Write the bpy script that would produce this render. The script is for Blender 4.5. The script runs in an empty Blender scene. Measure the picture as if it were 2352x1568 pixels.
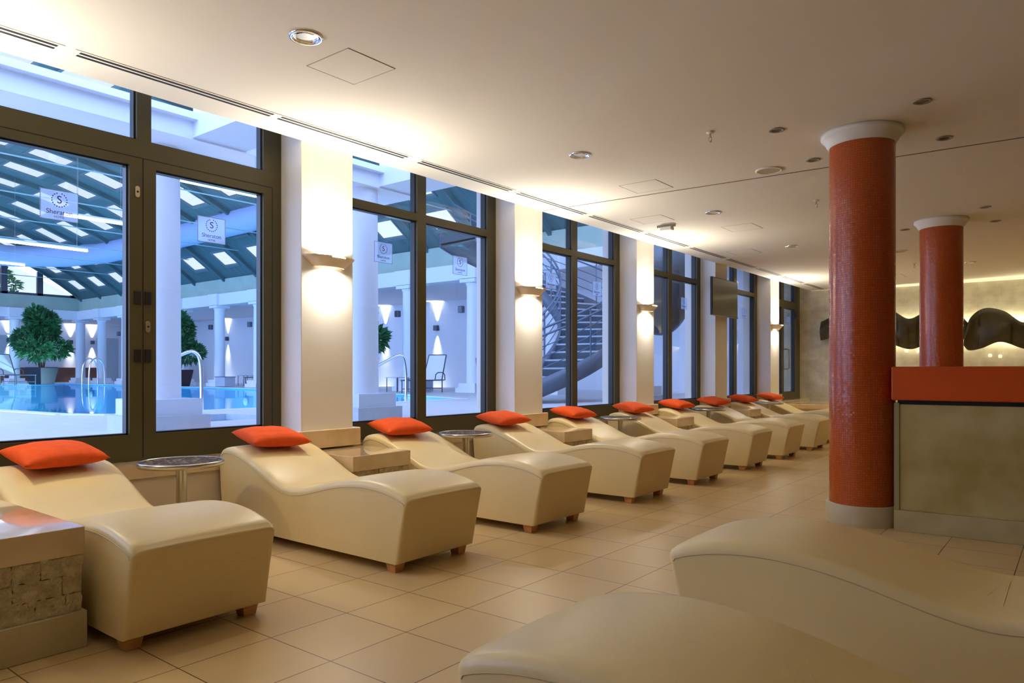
import bpy, bmesh, math, random
from mathutils import Vector, Matrix, noise
random.seed(7)
C = bpy.context.scene.collection
PI = math.pi
sin, cos = math.sin, math.cos

# ------------------------------------------------------------------ materials
def nt(name):
    m = bpy.data.materials.new(name); m.use_nodes = True
    t = m.node_tree; t.nodes.clear()
    return m, t, t.nodes, t.links
def mat(name, col, rough=.5, metal=0, spec=.5, bump=0, bscale=40, var=0, vscale=3, emit=None, coat=0, col2=None, detail=4, stretch=None):
    m, t, N, L = nt(name)
    o = N.new('ShaderNodeOutputMaterial'); b = N.new('ShaderNodeBsdfPrincipled')
    L.new(b.outputs[0], o.inputs[0])
    b.inputs['Base Color'].default_value = (*col, 1)
    b.inputs['Roughness'].default_value = rough
    b.inputs['Metallic'].default_value = metal
    b.inputs['Specular IOR Level'].default_value = spec
    b.inputs['Coat Weight'].default_value = coat
    if emit:
        b.inputs['Emission Color'].default_value = (*emit[0], 1); b.inputs['Emission Strength'].default_value = emit[1]
    tc = N.new('ShaderNodeTexCoord'); mp = N.new('ShaderNodeMapping')
    L.new(tc.outputs['Object'], mp.inputs[0])
    if stretch: mp.inputs['Scale'].default_value = stretch
    if var or col2:
        n = N.new('ShaderNodeTexNoise'); n.inputs['Scale'].default_value = vscale; n.inputs['Detail'].default_value = detail
        L.new(mp.outputs[0], n.inputs['Vector'])
        r = N.new('ShaderNodeValToRGB')
        c2 = col2 if col2 else tuple(max(0, c*(1-var)) for c in col)
        c1 = col if col2 else tuple(min(1, c*(1+var)) for c in col)
        r.color_ramp.elements[0].position = .3; r.color_ramp.elements[0].color = (*c2, 1)
        r.color_ramp.elements[1].position = .7; r.color_ramp.elements[1].color = (*c1, 1)
        L.new(n.outputs[0], r.inputs[0]); L.new(r.outputs[0], b.inputs['Base Color'])
    if bump:
        n = N.new('ShaderNodeTexNoise'); n.inputs['Scale'].default_value = bscale; n.inputs['Detail'].default_value = 4
        L.new(mp.outputs[0], n.inputs['Vector'])
        bp = N.new('ShaderNodeBump'); bp.inputs['Strength'].default_value = bump; bp.inputs['Distance'].default_value = .02
        L.new(n.outputs[0], bp.inputs['Height']); L.new(bp.outputs[0], b.inputs['Normal'])
    return m
def brick_mat(name, c1, c2, mortar, bw, bh, ms, rough=.4, offset=0, loc=(0, 0, 0), rot=(0, 0, 0), uv=False, bump=.3, noise_amt=0, spec=.5, nscale=6, rough_bump=0, jitter=0):
    m, t, N, L = nt(name)
    o = N.new('ShaderNodeOutputMaterial'); b = N.new('ShaderNodeBsdfPrincipled'); L.new(b.outputs[0], o.inputs[0])
    tc = N.new('ShaderNodeTexCoord'); mp = N.new('ShaderNodeMapping')
    L.new(tc.outputs['UV' if uv else 'Object'], mp.inputs[0])
    mp.inputs['Location'].default_value = loc; mp.inputs['Rotation'].default_value = rot
    br = N.new('ShaderNodeTexBrick'); L.new(mp.outputs[0], br.inputs[0])
    br.offset = offset; br.inputs['Scale'].default_value = 1
    br.inputs['Color1'].default_value = (*c1, 1); br.inputs['Color2'].default_value = (*c2, 1); br.inputs['Mortar'].default_value = (*mortar, 1)
    br.inputs['Brick Width'].default_value = bw; br.inputs['Row Height'].default_value = bh
    br.inputs['Mortar Size'].default_value = ms; br.inputs['Mortar Smooth'].default_value = .1
    src = br.outputs['Color']
    if noise_amt:
        n = N.new('ShaderNodeTexNoise'); n.inputs['Scale'].default_value = nscale; n.inputs['Detail'].default_value = 6
        L.new(tc.outputs['Object'], n.inputs['Vector'])
        mx = N.new('ShaderNodeMixRGB'); mx.blend_type = 'MULTIPLY'; mx.inputs[0].default_value = noise_amt
        r = N.new('ShaderNodeValToRGB'); r.color_ramp.elements[0].position = .3; r.color_ramp.elements[0].color = (.45, .4, .3, 1)
        r.color_ramp.elements[1].position = .65
        L.new(n.outputs[0], r.inputs[0]); L.new(src, mx.inputs[1]); L.new(r.outputs[0], mx.inputs[2]); src = mx.outputs[0]
    L.new(src, b.inputs['Base Color'])
    b.inputs['Roughness'].default_value = rough; b.inputs['Specular IOR Level'].default_value = spec
    bp = N.new('ShaderNodeBump'); bp.inputs['Strength'].default_value = bump; bp.inputs['Distance'].default_value = .004
    bp.invert = True; L.new(br.outputs['Fac'], bp.inputs['Height'])
    last = bp
    if rough_bump:
        n2 = N.new('ShaderNodeTexNoise'); n2.inputs['Scale'].default_value = 25; n2.inputs['Detail'].default_value = 6
        L.new(tc.outputs['Object'], n2.inputs['Vector'])
        b2 = N.new('ShaderNodeBump'); b2.inputs['Strength'].default_value = rough_bump; b2.inputs['Distance'].default_value = .03
        L.new(n2.outputs[0], b2.inputs['Height']); L.new(bp.outputs[0], b2.inputs['Normal']); last = b2
    if jitter:
        # every little tile is set at a slightly different angle
        sn = N.new('ShaderNodeVectorMath'); sn.operation = 'SNAP'; sn.inputs[1].default_value = (bw, bh, 1)
        L.new(mp.outputs[0], sn.inputs[0])
        wn = N.new('ShaderNodeTexWhiteNoise'); wn.noise_dimensions = '3D'; L.new(sn.outputs[0], wn.inputs['Vector'])
        sb = N.new('ShaderNodeVectorMath'); sb.operation = 'SUBTRACT'; sb.inputs[1].default_value = (.5, .5, .5); L.new(wn.outputs['Color'], sb.inputs[0])
        sc = N.new('ShaderNodeVectorMath'); sc.operation = 'SCALE'; sc.inputs['Scale'].default_value = jitter; L.new(sb.outputs[0], sc.inputs[0])
        ad = N.new('ShaderNodeVectorMath'); ad.operation = 'ADD'; L.new(last.outputs[0], ad.inputs[0]); L.new(sc.outputs[0], ad.inputs[1])
        nm = N.new('ShaderNodeVectorMath'); nm.operation = 'NORMALIZE'; L.new(ad.outputs[0], nm.inputs[0])
        last = nm
    L.new(last.outputs[0], b.inputs['Normal'])
    return m
def schlick(N, L, base, top):
    lw = N.new('ShaderNodeLayerWeight'); lw.inputs[0].default_value = .5
    p = N.new('ShaderNodeMath'); p.operation = 'POWER'; p.inputs[1].default_value = 5; L.new(lw.outputs['Facing'], p.inputs[0])
    a = N.new('ShaderNodeMath'); a.operation = 'MULTIPLY_ADD'; a.inputs[1].default_value = top-base; a.inputs[2].default_value = base; L.new(p.outputs[0], a.inputs[0])
    return a.outputs[0]
def glass_mat(name, tint=(1, 1, 1), refl=1.0, rough=0, ior=1.45):
    m, t, N, L = nt(name)
    o = N.new('ShaderNodeOutputMaterial'); mx = N.new('ShaderNodeMixShader')
    tr = N.new('ShaderNodeBsdfTransparent'); tr.inputs[0].default_value = (*tint, 1)
    g = N.new('ShaderNodeBsdfGlossy'); g.inputs['Roughness'].default_value = rough
    L.new(schlick(N, L, .06*refl, .9), mx.inputs[0]); L.new(tr.outputs[0], mx.inputs[1]); L.new(g.outputs[0], mx.inputs[2]); L.new(mx.outputs[0], o.inputs[0])
    return m

CREAM = (.80, .625, .31)
M_ceil = mat('ceiling_plaster', (.82, .765, .66), .85, spec=.15)
M_wall = mat('pier_plaster', (.86, .82, .76), .8, spec=.15)
M_dimwall = mat('unseen_wall_dark', (.20, .13, .045), .6)  # dark tone given to the unseen walls to cut bounce light
M_frame = mat('bronze_frame', (.085, .068, .024), .45, spec=.4)
M_glass = glass_mat('window_glass', (.93, .97, .98))
M_leather = mat('cream_leather', CREAM, .36, spec=.45, bump=.05, bscale=90, var=.03, vscale=2)
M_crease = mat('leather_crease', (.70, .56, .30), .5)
M_seam = mat('seam_thread', (.56, .46, .25), .7)
M_wood = mat('beech_wood', (.62, .30, .11), .45, var=.15, vscale=12, stretch=(1, 1, 6))
M_pillow = mat('orange_fabric', (.82, .105, .022), .85, spec=.15, bump=.15, bscale=25, var=.05, vscale=20)
M_stone = mat('beige_marble', (.80, .60, .35), .14, var=.0, vscale=5, col2=(.66, .47, .25), detail=8, coat=.8)
M_stone_dull = mat('honed_marble', (.66, .55, .34), .5, vscale=4, col2=(.50, .39, .20), detail=9)
M_rough = brick_mat('split_stone', (.78, .66, .42), (.70, .58, .35), (.70, .58, .35), .22, .075, .001, .85, offset=.5, bump=.05, noise_amt=.6, rough_bump=1.0, rot=(PI/2, 0, 0), nscale=18)
M_floor = brick_mat('floor_tiles', (.70, .50, .24), (.65, .46, .215), (.14, .06, .025), .4435, .4435, .0028, .34, loc=(3.4325, -2.8537, 0), bump=.25, noise_amt=.12, nscale=1.5, spec=.4)
M_ledgewall = mat('pale_riser', (.74, .62, .45), .6, var=.05)
M_steel = mat('brushed_steel', (.62, .60, .55), .28, metal=1)
M_chrome = mat('chrome', (.85, .87, .9), .08, metal=1)
M_dark = mat('dark_slot', (.012, .009, .008), .7)
M_white = mat('white_paint', (.86, .84, .78), .5)
M_plasterlamp = mat('sconce_plaster', (.80, .68, .52), .7)
M_red = mat('red_panel', (.62, .085, .008), .38, spec=.4)
M_tv = mat('tv_screen', (.02, .018, .008), .12, spec=.5)
M_black = mat('black_plastic', (.015, .014, .013), .4)
M_brass = mat('satin_nickel', (.65, .55, .36), .35, metal=1)
M_grey = mat('grey_metal', (.30, .28, .22), .45, metal=.6)
M_beigegrille = mat('speaker_grille', (.46, .39, .26), .7)
M_lampglow = mat('lamp_bulb', (1, 1, 1), .5, emit=((1, .86, .66), 9))
M_bulb_dim = mat('lamp_diffuser', (.75, .78, .80), .25)
M_mosaic = brick_mat('red_mosaic', (.52, .070, .006), (.60, .095, .008), (.24, .075, .02), .0185, .0185, .0016, .22, uv=True, bump=.6, spec=.6, jitter=.09)
M_wall_stone = brick_mat('stone_cladding', (.68, .61, .46), (.60, .53, .38), (.52, .45, .32), .9, .305, .002, .55, offset=.5, bump=.3, noise_amt=.45, rot=(PI/2, 0, 0), nscale=5)
M_sculpt = mat('bronze_ribbon', (.035, .028, .014), .38, col2=(.075, .06, .028), vscale=4, spec=.4)
def mosaic_top():
    m, t, N, L = nt('pebble_top')
    o = N.new('ShaderNodeOutputMaterial'); b = N.new('ShaderNodeBsdfPrincipled'); L.new(b.outputs[0], o.inputs[0])
    tc = N.new('ShaderNodeTexCoord'); v = N.new('ShaderNodeTexVoronoi'); v.inputs['Scale'].default_value = 55
    L.new(tc.outputs['Object'], v.inputs['Vector'])
    s = N.new('ShaderNodeSeparateColor'); L.new(v.outputs['Color'], s.inputs[0])
    r = N.new('ShaderNodeValToRGB'); e = r.color_ramp.elements
    e[0].position = 0; e[0].color = (.02, .014, .01, 1); e[1].position = 1; e[1].color = (.45, .36, .2, 1)
    x = e.new(.4); x.color = (.07, .03, .02, 1); x = e.new(.75); x.color = (.10, .075, .04, 1)
    L.new(s.outputs[0], r.inputs[0]); L.new(r.outputs[0], b.inputs['Base Color']); b.inputs['Roughness'].default_value = .6; b.inputs['Specular IOR Level'].default_value = .15
    return m
M_pebble = mosaic_top()
# pool hall
M_hwhite = mat('hall_white', (.80, .84, .92), .7, spec=.2)
M_hceil = mat('hall_soffit', (.72, .76, .85), .8, spec=.1)
M_band = mat('green_fascia', (.40, .52, .44), .7, var=.06, vscale=2)
M_roof = mat('roof_planks', (.075, .17, .18), .7, col2=(.045, .11, .12), vscale=9, stretch=(1, .2, .2))
M_rooframe = mat('skylight_frame', (.10, .17, .19), .5)
M_sky = glass_mat('skylight_glass', (.42, .36, .28))
M_deck = brick_mat('deck_tiles', (.78, .76, .78), (.74, .72, .75), (.60, .58, .60), .6, .3, .004, .5, offset=.5, bump=.1)
M_plinth = mat('grey_plinth_stone', (.52, .57, .64), .6, var=.06, vscale=8)
M_water = None
M_poolwall = brick_mat('pool_tiles', (.06, .45, .75), (.05, .42, .72), (.12, .5, .7), .15, .15, .004, .3, bump=.1)
M_poolfloor = mat('pool_bottom', (.16, .60, .88), .5, var=.05, vscale=.6, emit=None)
M_leaf = mat('leaf', (.035, .17, .06), .5, var=.35, vscale=2, spec=.4)
M_twig = mat('bark', (.12, .08, .05), .8)
M_pot = mat('dark_planter', (.022, .018, .03), .6)
M_sling = mat('white_sling', (.8, .82, .86), .7)
M_slinggrey = mat('grey_sling', (.45, .52, .66), .7)
M_frame_grey = mat('anthracite_tube', (.10, .11, .14), .4, metal=.4)
M_brownpanel = mat('walnut_panel', (.16, .07, .05), .55, var=.2, vscale=3)
M_tube = mat('line_lamp', (1, 1, 1), .5, emit=((.92, .97, 1), 7))
M_duct = mat('duct_fabric', (.36, .48, .75), .6, bump=.3, bscale=6)
M_stair = mat('stair_steel', (.13, .17, .25), .4, metal=.3)
M_stringer = mat('stair_stringer', (.13, .16, .22), .45, metal=.2)
M_tread = mat('stair_tread', (.05, .08, .11), .6)
M_nosing = mat('tread_nosing', (.45, .5, .6), .5)
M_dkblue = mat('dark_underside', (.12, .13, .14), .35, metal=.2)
M_navy = mat('logo_purple', (.10, .02, .16), .5)
M_plate = None
def plate():
    m, t, N, L = nt('frosted_plate')
    o = N.new('ShaderNodeOutputMaterial'); mx = N.new('ShaderNodeMixShader'); mx.inputs[0].default_value = .30
    tr = N.new('ShaderNodeBsdfTransparent'); tr.inputs[0].default_value = (.88, .90, .97, 1)
    g = N.new('ShaderNodeBsdfTranslucent'); g.inputs[0].default_value = (.9, .92, 1, 1)
    L.new(tr.outputs[0], mx.inputs[1]); L.new(g.outputs[0], mx.inputs[2]); L.new(mx.outputs[0], o.inputs[0]); return m
M_plate = plate()
def water():
    m, t, N, L = nt('pool_water')
    o = N.new('ShaderNodeOutputMaterial'); mx = N.new('ShaderNodeMixShader')
    tr = N.new('ShaderNodeBsdfTransparent'); tr.inputs[0].default_value = (.60, .90, .98, 1)
    g = N.new('ShaderNodeBsdfGlossy'); g.inputs['Roughness'].default_value = .02
    n = N.new('ShaderNodeTexNoise'); n.inputs['Scale'].default_value = 1.6; n.inputs['Detail'].default_value = 3
    tc = N.new('ShaderNodeTexCoord'); L.new(tc.outputs['Object'], n.inputs['Vector'])
    bp = N.new('ShaderNodeBump'); bp.inputs['Strength'].default_value = .06; bp.inputs['Distance'].default_value = .02
    L.new(n.outputs[0], bp.inputs['Height']); L.new(bp.outputs[0], g.inputs['Normal'])
    L.new(schlick(N, L, .03, .62), mx.inputs[0]); L.new(tr.outputs[0], mx.inputs[1]); L.new(g.outputs[0], mx.inputs[2]); L.new(mx.outputs[0], o.inputs[0]); return m
M_water = water()

# ------------------------------------------------------------------ mesh helpers
class MB:
    def __init__(s): s.v = []; s.f = []; s.sm = []; s.uv = {}
    def add(s, vs, fs, smooth=False):
        o = len(s.v); s.v += [tuple(p) for p in vs]
        for f in fs: s.f.append([i+o for i in f]); s.sm.append(smooth)
    def box(s, x0, x1, y0, y1, z0, z1):
        s.add([(x0,y0,z0),(x1,y0,z0),(x1,y1,z0),(x0,y1,z0),(x0,y0,z1),(x1,y0,z1),(x1,y1,z1),(x0,y1,z1)],
              [(0,3,2,1),(4,5,6,7),(0,1,5,4),(1,2,6,5),(2,3,7,6),(3,0,4,7)]); return s
    def hexa(s, p): # 8 points, bottom 4 ccw, top 4 ccw
        s.add(p, [(0,3,2,1),(4,5,6,7),(0,1,5,4),(1,2,6,5),(2,3,7,6),(3,0,4,7)]); return s
    def tube(s, path, r, seg=10, close=False):
        path = [Vector(p) for p in path]; n = len(path); rings = []
        up = Vector((0, 0, 1)); prev = None
        for i, p in enumerate(path):
            a = path[i-1] if (i or close) else p; b = path[(i+1) % n] if (i < n-1 or close) else p
            t = (b-a).normalized()
            if prev is None:
                q = up if abs(t.z) < .9 else Vector((1, 0, 0)); e1 = t.cross(q).normalized()
            else:
                e1 = (prev - t*prev.dot(t)).normalized()
            e2 = t.cross(e1); prev = e1
            rr = r[i] if isinstance(r, (list, tuple)) else r
            rings.append([p + e1*rr*cos(2*PI*k/seg) + e2*rr*sin(2*PI*k/seg) for k in range(seg)])
        vs = [v for R in rings for v in R]; fs = []
        m = n if close else n-1
        for i in range(m):
            for k in range(seg):
                a = i*seg+k; b = i*seg+(k+1) % seg; c = ((i+1) % n)*seg+(k+1) % seg; d = ((i+1) % n)*seg+k
                fs.append((a, b, c, d))
        s.add(vs, fs, True)
        if not close:
            s.add(rings[0], [tuple(range(seg))]); s.add(rings[-1], [tuple(reversed(range(seg)))])
        return s
    def lathe(s, prof, cx=0, cy=0, seg=32, a0=0, a1=2*PI, ry=1, smooth=True):
        full = abs(a1-a0-2*PI) < 1e-6; n = seg if full else seg+1
        vs = []
        for r, z in prof:
            for k in range(n):
                a = a0+(a1-a0)*k/seg; vs.append((cx+r*cos(a), cy+r*ry*sin(a), z))
        fs = []
        for i in range(len(prof)-1):
            for k in range(seg):
                k2 = (k+1) % n
                fs.append((i*n+k, i*n+k2, (i+1)*n+k2, (i+1)*n+k))
        s.add(vs, fs, smooth); return s
    def disc(s, cx, cy, z, r, seg=32, up=True):
        vs = [(cx+r*cos(2*PI*k/seg), cy+r*sin(2*PI*k/seg), z) for k in range(seg)]
        s.add(vs, [tuple(range(seg)) if up else tuple(reversed(range(seg)))]); return s
    def prism(s, poly, h0, h1, axis='y', smooth=False):
        n = len(poly)
        def P(a, b, h): return {'y': (a, h, b), 'x': (h, a, b), 'z': (a, b, h)}[axis]
        vs = [P(a, b, h0) for a, b in poly]+[P(a, b, h1) for a, b in poly]
        o = len(s.v); s.v += vs
        for i in range(n): s.f.append([o+i, o+(i+1) % n, o+n+(i+1) % n, o+n+i]); s.sm.append(smooth)
        s.f.append([o+i for i in reversed(range(n))]); s.sm.append(False)
        s.f.append([o+n+i for i in range(n)]); s.sm.append(False); return s
    def build(s, name, m, parent=None, bevel=0, bseg=2, local=False, ang=35, smooth_all=False, base=None):
        me = bpy.data.meshes.new(name)
        vs = [Vector(v) for v in s.v]
        if parent is not None and not local:
            w = wloc(parent); vs = [v-w for v in vs]
        loc = None
        if parent is None:
            xs = [v.x for v in vs]; ys = [v.y for v in vs]; zs = [v.z for v in vs]
            loc = Vector(base) if base else Vector(((min(xs)+max(xs))/2, (min(ys)+max(ys))/2, min(zs)))
            vs = [v-loc for v in vs]
        me.from_pydata([tuple(v) for v in vs], [], s.f)
        for i, p in enumerate(me.polygons): p.use_smooth = s.sm[i] or smooth_all
        bm = bmesh.new(); bm.from_mesh(me); bmesh.ops.recalc_face_normals(bm, faces=bm.faces); bm.to_mesh(me); bm.free()
        me.materials.append(m)
        o = bpy.data.objects.new(name, me); C.objects.link(o)
        if parent is not None: o.parent = parent
        else: o.location = loc
        if bevel:
            b = o.modifiers.new('bevel', 'BEVEL'); b.width = bevel; b.segments = bseg; b.limit_method = 'ANGLE'; b.angle_limit = math.radians(ang)
            for p in me.polygons: p.use_smooth = True
            if hasattr(b, 'harden_normals'): b.harden_normals = True
        return o
def wloc(o):
    w = Vector(o.location)
    while o.parent: o = o.parent; w += Vector(o.location)
    return w
def tag(o, label, cat, group=None):
    o['label'] = label; o['category'] = cat
    if group: o['group'] = group
    return o
def thing(name, label, cat, loc, rz=0, group=None):
    o = bpy.data.objects.new(name, None); C.objects.link(o); o.location = loc; o.rotation_euler = (0, 0, rz)
    o.empty_display_size = .1
    return tag(o, label, cat, group)
def struct(o): o['kind'] = 'structure'; return o
def copy_tree(o, parent=None):
    c = o.copy(); C.objects.link(c); c.parent = parent
    for ch in o.children: copy_tree(ch, c)
    return c
def B(x0, x1, y0, y1, z0, z1): return MB().box(x0, x1, y0, y1, z0, z1)
def area(name, loc, rot, size, power, col, shape='DISK', size_y=None, spread=PI, parent=None):
    l = bpy.data.lights.new(name, 'AREA'); l.shape = shape; l.size = size; l.energy = power; l.color = col; l.spread = spread
    if size_y: l.size_y = size_y
    o = bpy.data.objects.new(name, l); C.objects.link(o); o.location = loc; o.rotation_euler = rot
    if parent:
        o.parent = parent; o.location = Vector(loc)-wloc(parent)
    return o

H = 3.229          # ceiling height
XP = -5.26         # face of the piers
XG = -5.55         # face of the window frames
P = 2.974          # pitch of the piers
Y0 = 3.755         # near edge of the first pier in view
PW = .56
YE = 18.68         # stone end wall
ZD = .63           # pool deck
WARM = (1, .83, .60)
WARM2 = (1, .94, .82)

# ------------------------------------------------------------------ room shell
o = MB(); o.add([(-6, -6, 0), (6, -6, 0), (6, YE+.3, 0), (-6, YE+.3, 0)], [(0, 1, 2, 3)])
o.add([(-6, -6, -.2), (6, -6, -.2), (6, YE+.3, -.2), (-6, YE+.3, -.2)], [(0, 3, 2, 1)])
fl = struct(o.build('floor', M_floor, base=(0, 0, 0)))
struct(B(XP, 6, -6, YE+.3, H, H+.35).build('ceiling', M_ceil))
struct(B(XP-.65, XP, -6, YE+.3, H+.26, H+.6).build('ceiling_window_recess', M_ceil))
struct(B(6, 6.2, -6, YE+.3, 0, H).build('wall_right', M_dimwall))
struct(B(-6, 6, -6.2, -6, 0, H+.3).build('wall_behind', M_dimwall))
struct(B(-6.0, 6, YE, YE+.25, 0, H+.3).build('wall_end', M_wall_stone))
# cove line at the top of the end wall
struct(B(-3.6, 4.5, YE-.05, YE-.002, H-.035, H-.002).build('trim_1', mat('cove_trim', (.85, .84, .72), .5, emit=((.9, .95, .7), .25))))
# low ledge below the windows: pale riser and marble slab
struct(B(-5.75, -5.33, -6, YE, 0, .478).build('wall_window_riser', M_ledgewall))
struct(B(-5.86, -5.315, -6, YE, .478, .578).build('trim_2', M_stone))
# piers
KS = range(-3, 5)
for k in KS:
    a = Y0+P*k
    w = struct(B(-5.86, XP, a, a+PW, .578, H+.3).build('wall_pier', M_wall, bevel=.006))
    struct(B(-5.549, -5.205, a-.05, a+PW+.05, .578, .738).build('baseboard_pier', M_stone, bevel=.01))
# ceiling shadow joint, running a little askew like the low wall below it
g = MB(); g.hexa([(-5.24, 7.249, H-.003), (4, 7.70, H-.003), (4, 7.716, H-.003), (-5.24, 7.265, H-.003), (-5.24, 7.249, H+.01), (4, 7.70, H+.01), (4, 7.716, H+.01), (-5.24, 7.265, H+.01)])
struct(g.build('trim_3', mat('joint_shadow', (.14, .10, .06), .8)))
# raised platform at the far end
struct(B(-5.2, -1.6, 16.3, YE, 0, .43).build('wall_platform', M_stone_dull, bevel=.004))
struct(B(-5.2, -1.58, 16.26, YE, .43, .53).build('floor_platform', M_stone, bevel=.006))

# ------------------------------------------------------------------ windows
def window(n, a, b, door=False, end=False):
    """frame between two piers: a..b along the wall, mullion, transom rail and four panes"""
    x0, x1 = -5.66, XG
    t = MB()
    zt = H+.28
    zr0, zr1 = (2.785, 2.982) if door else (2.846, 2.925)
    if end: zr0, zr1 = 2.76, 2.93
    yb = a+.10
    L0, R1 = (a+.18, b-.175) if door else (a+.14, b-.155)
    m0, m1 = (a+1.12, a+1.316) if door else (a+1.105, a+1.235)
    if end: m0, m1 = a+1.11, a+1.24; R1 = b-.35
    zb = .775 if door else .745
    # outer frame
    fr = MB()
    fr.box(x0, x1, a, L0, .578, zt).box(x0, x1, R1, b, .578, zt)
    fr.box(x0, x1, L0, R1, .578, zb).box(x0, x1, L0, R1, zr0, zr1).box(x0, x1, L0, R1, zt-.06, zt)
    fr.box(x0, x1, m0, m1, zb, zr0)
    mu0, mu1 = (a+1.174, a+1.28) if door else (m0, m1)
    fr.box(x0, x1, mu0, mu1, zr1, zt-.06)
    root = struct(fr.build('window_%d' % n, M_frame, base=(XG, a, .578)))
    # slim inner glazing beads
    for (p, q, r, s_) in ((L0, m0, zb, zr0), (m1, R1, zb, zr0), (L0, mu0, zr1, zt-.06), (mu1, R1, zr1, zt-.06)):
        bd = MB(); e = .012
        bd.box(x0+.02, x1-.03, p, p+e, r, s_).box(x0+.02, x1-.03, q-e, q, r, s_).box(x0+.02, x1-.03, p, q, r, r+e).box(x0+.02, x1-.03, p, q, s_-e, s_)
        bd.build('glazing_bead', M_black, root)
        gl = MB(); gl.add([(x0+.045, p, r), (x0+.045, q, r), (x0+.045, q, s_), (x0+.045, p, s_)], [(0, 1, 2, 3)])
        gl.build('pane', M_glass, root)
    if door:
        mid = (m0+m1)/2
        j = MB(); j.box(x1-.001, x1+.0015, mid-.004, mid+.004, .60, zr0+.06)
        j.box(x1-.001, x1+.0015, L0-.09, b-.09, zr0+.06, zr0+.066)
        j.box(x1-.001, x1+.0015, b-.092, b-.086, .60, zr0+.06)
        j.build('leaf_joint', M_dark, root)
        for (yy, zz) in ((mid-.042, 2.59), (mid+.035, 1.585)):
            e = MB()
            pr = [(.017*cos(t_)+0, (.017*sin(t_)+(.026 if t_ < PI else -.026))) for t_ in [PI*i/12 for i in range(25)]]
            e.prism([(yy+p_[0], zz+p_[1]) for p_ in pr], x1, x1+.008, 'x')
            es = e.build('escutcheon', M_brass, root, bevel=.002)
            kh = MB().prism([(yy+.008*cos(2*PI*i/14), zz+.008*sin(2*PI*i/14)) for i in range(14)], x1+.006, x1+.010, 'x')
            kh.build('keyhole', M_dark, es)
        for zz in (1.80, 1.365):
            for yy in (mid-.042, mid+.035):
                B(x1, x1+.012, yy-.024, yy+.024, zz-.048, zz+.048).build('lock_cover', M_black, root, bevel=.003)
    if end:
        hd = MB().tube([(x1, m0+.09, 1.77), (x1+.10, m0+.09, 1.77), (x1+.13, m0+.10, 1.75), (x1+.13, m0+.10, 1.32), (x1+.10, m0+.09, 1.30), (x1, m0+.09, 1.30)], .018, 10)
        hd.build('pull_handle', M_grey, root)
        B(x1, x1+.05, b-.45, b-.36, 2.55, 2.68).build('door_closer', M_black, root, bevel=.006)
    return root
window(1, Y0-P+PW, Y0, door=True)
for i in range(4): window(2+i, Y0+P*i+PW, Y0+P*(i+1))
window(6, Y0+P*4+PW, YE, end=True)
window(7, Y0-2*P+PW, Y0-P)
window(8, Y0-3*P+PW, Y0-2*P)
struct(B(-5.86, XP, -6, Y0-3*P, .578, H+.3).build('wall_window_side', M_wall))
# wall above the window heads, seen from the pool
struct(B(-5.86, -5.68, -6, YE, H+.28, H+.9).build('wall_above_windows', M_hwhite))

# logo plates hung on the panes
def text_mesh(body, size, serif=False):
    cu = bpy.data.curves.new('t', 'FONT'); cu.body = body; cu.size = size; cu.align_x = 'CENTER'; cu.align_y = 'CENTER'; cu.extrude = .0006
    ob = bpy.data.objects.new('t', cu); C.objects.link(ob)
    dg = bpy.context.evaluated_depsgraph_get()
    me = bpy.data.meshes.new_from_object(ob.evaluated_get(dg)); bpy.data.objects.remove(ob)
    R = Matrix(((0, 0, 1, 0), (1, 0, 0, 0), (0, 1, 0, 0), (0, 0, 0, 1)))
    me.transform(R); me.materials.clear(); me.materials.append(M_navy)
    return me
TX_S = text_mesh('S', .075); TX_W = text_mesh('Sheraton', .046); TX_H = text_mesh('HOTEL', .022)
def plate_proto():
    r = thing('logo_plate', '', 'sign', (0, 0, 0), 0, 'glass logo plates on the window panes')
    B(-.002, .001, -.12, .12, -.105, .105).build('plate', M_plate, r, local=True)
    e = MB()
    for (a, b, c, d) in ((-.12, .12, .101, .105), (-.12, .12, -.105, -.101), (-.12, -.1165, -.105, .105), (.1165, .12, -.105, .105)): e.box(-.0025, .0015, a, b, c, d)
    e.build('plate_edge', mat('plate_edge', (.30, .42, .62), .3), r, local=True)
    w = MB()
    for k in range(18):
        a = 2*PI*(k+.5)/18
        if abs(a-PI/2) < .12: continue
        c, s_ = cos(a), sin(a); t = a+.5
        p = [(.047*cos(a-.12), .047*sin(a-.12)), (.053*cos(a), .053*sin(a)), (.047*cos(a+.12), .047*sin(a+.12)), (.043*cos(a), .043*sin(a))]
        w.prism([(x, z+.038) for x, z in p], .001, .0025, 'x')
    w.build('wreath', M_navy, r, local=True)
    for me, z, nm in ((TX_S, .038, 'letter'), (TX_W, -.048, 'lettering'), (TX_H, -.082, 'small_lettering')):
        o = bpy.data.objects.new(nm, me); C.objects.link(o); o.parent = r; o.location = (.0015, 0, z)
    return r
pp = plate_proto()
PL = [(2.005, 'left leaf of the nearest glazed door'), (3.125, 'right leaf of the nearest glazed door'), (4.975, 'left pane of the window before the green potted plant'),
      (6.13, 'right pane of the window that shows a grey sun chair'), (7.93, 'left pane of the window in front of the steel staircase'),
      (9.10, 'right pane of the window in front of the steel staircase'), (12.05, 'window between the staircase and the television'),
      (14.98, 'window directly behind the television'), (17.90, 'glazed door at the far end')]
for i, (y, s_) in enumerate(PL):
    q = pp if i == 0 else copy_tree(pp)
    q.location = (-5.585, y, 2.40 if i < 2 else (2.455 if i < 7 else 2.46)); q['label'] = 'frosted logo plate on the '+s_

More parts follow.
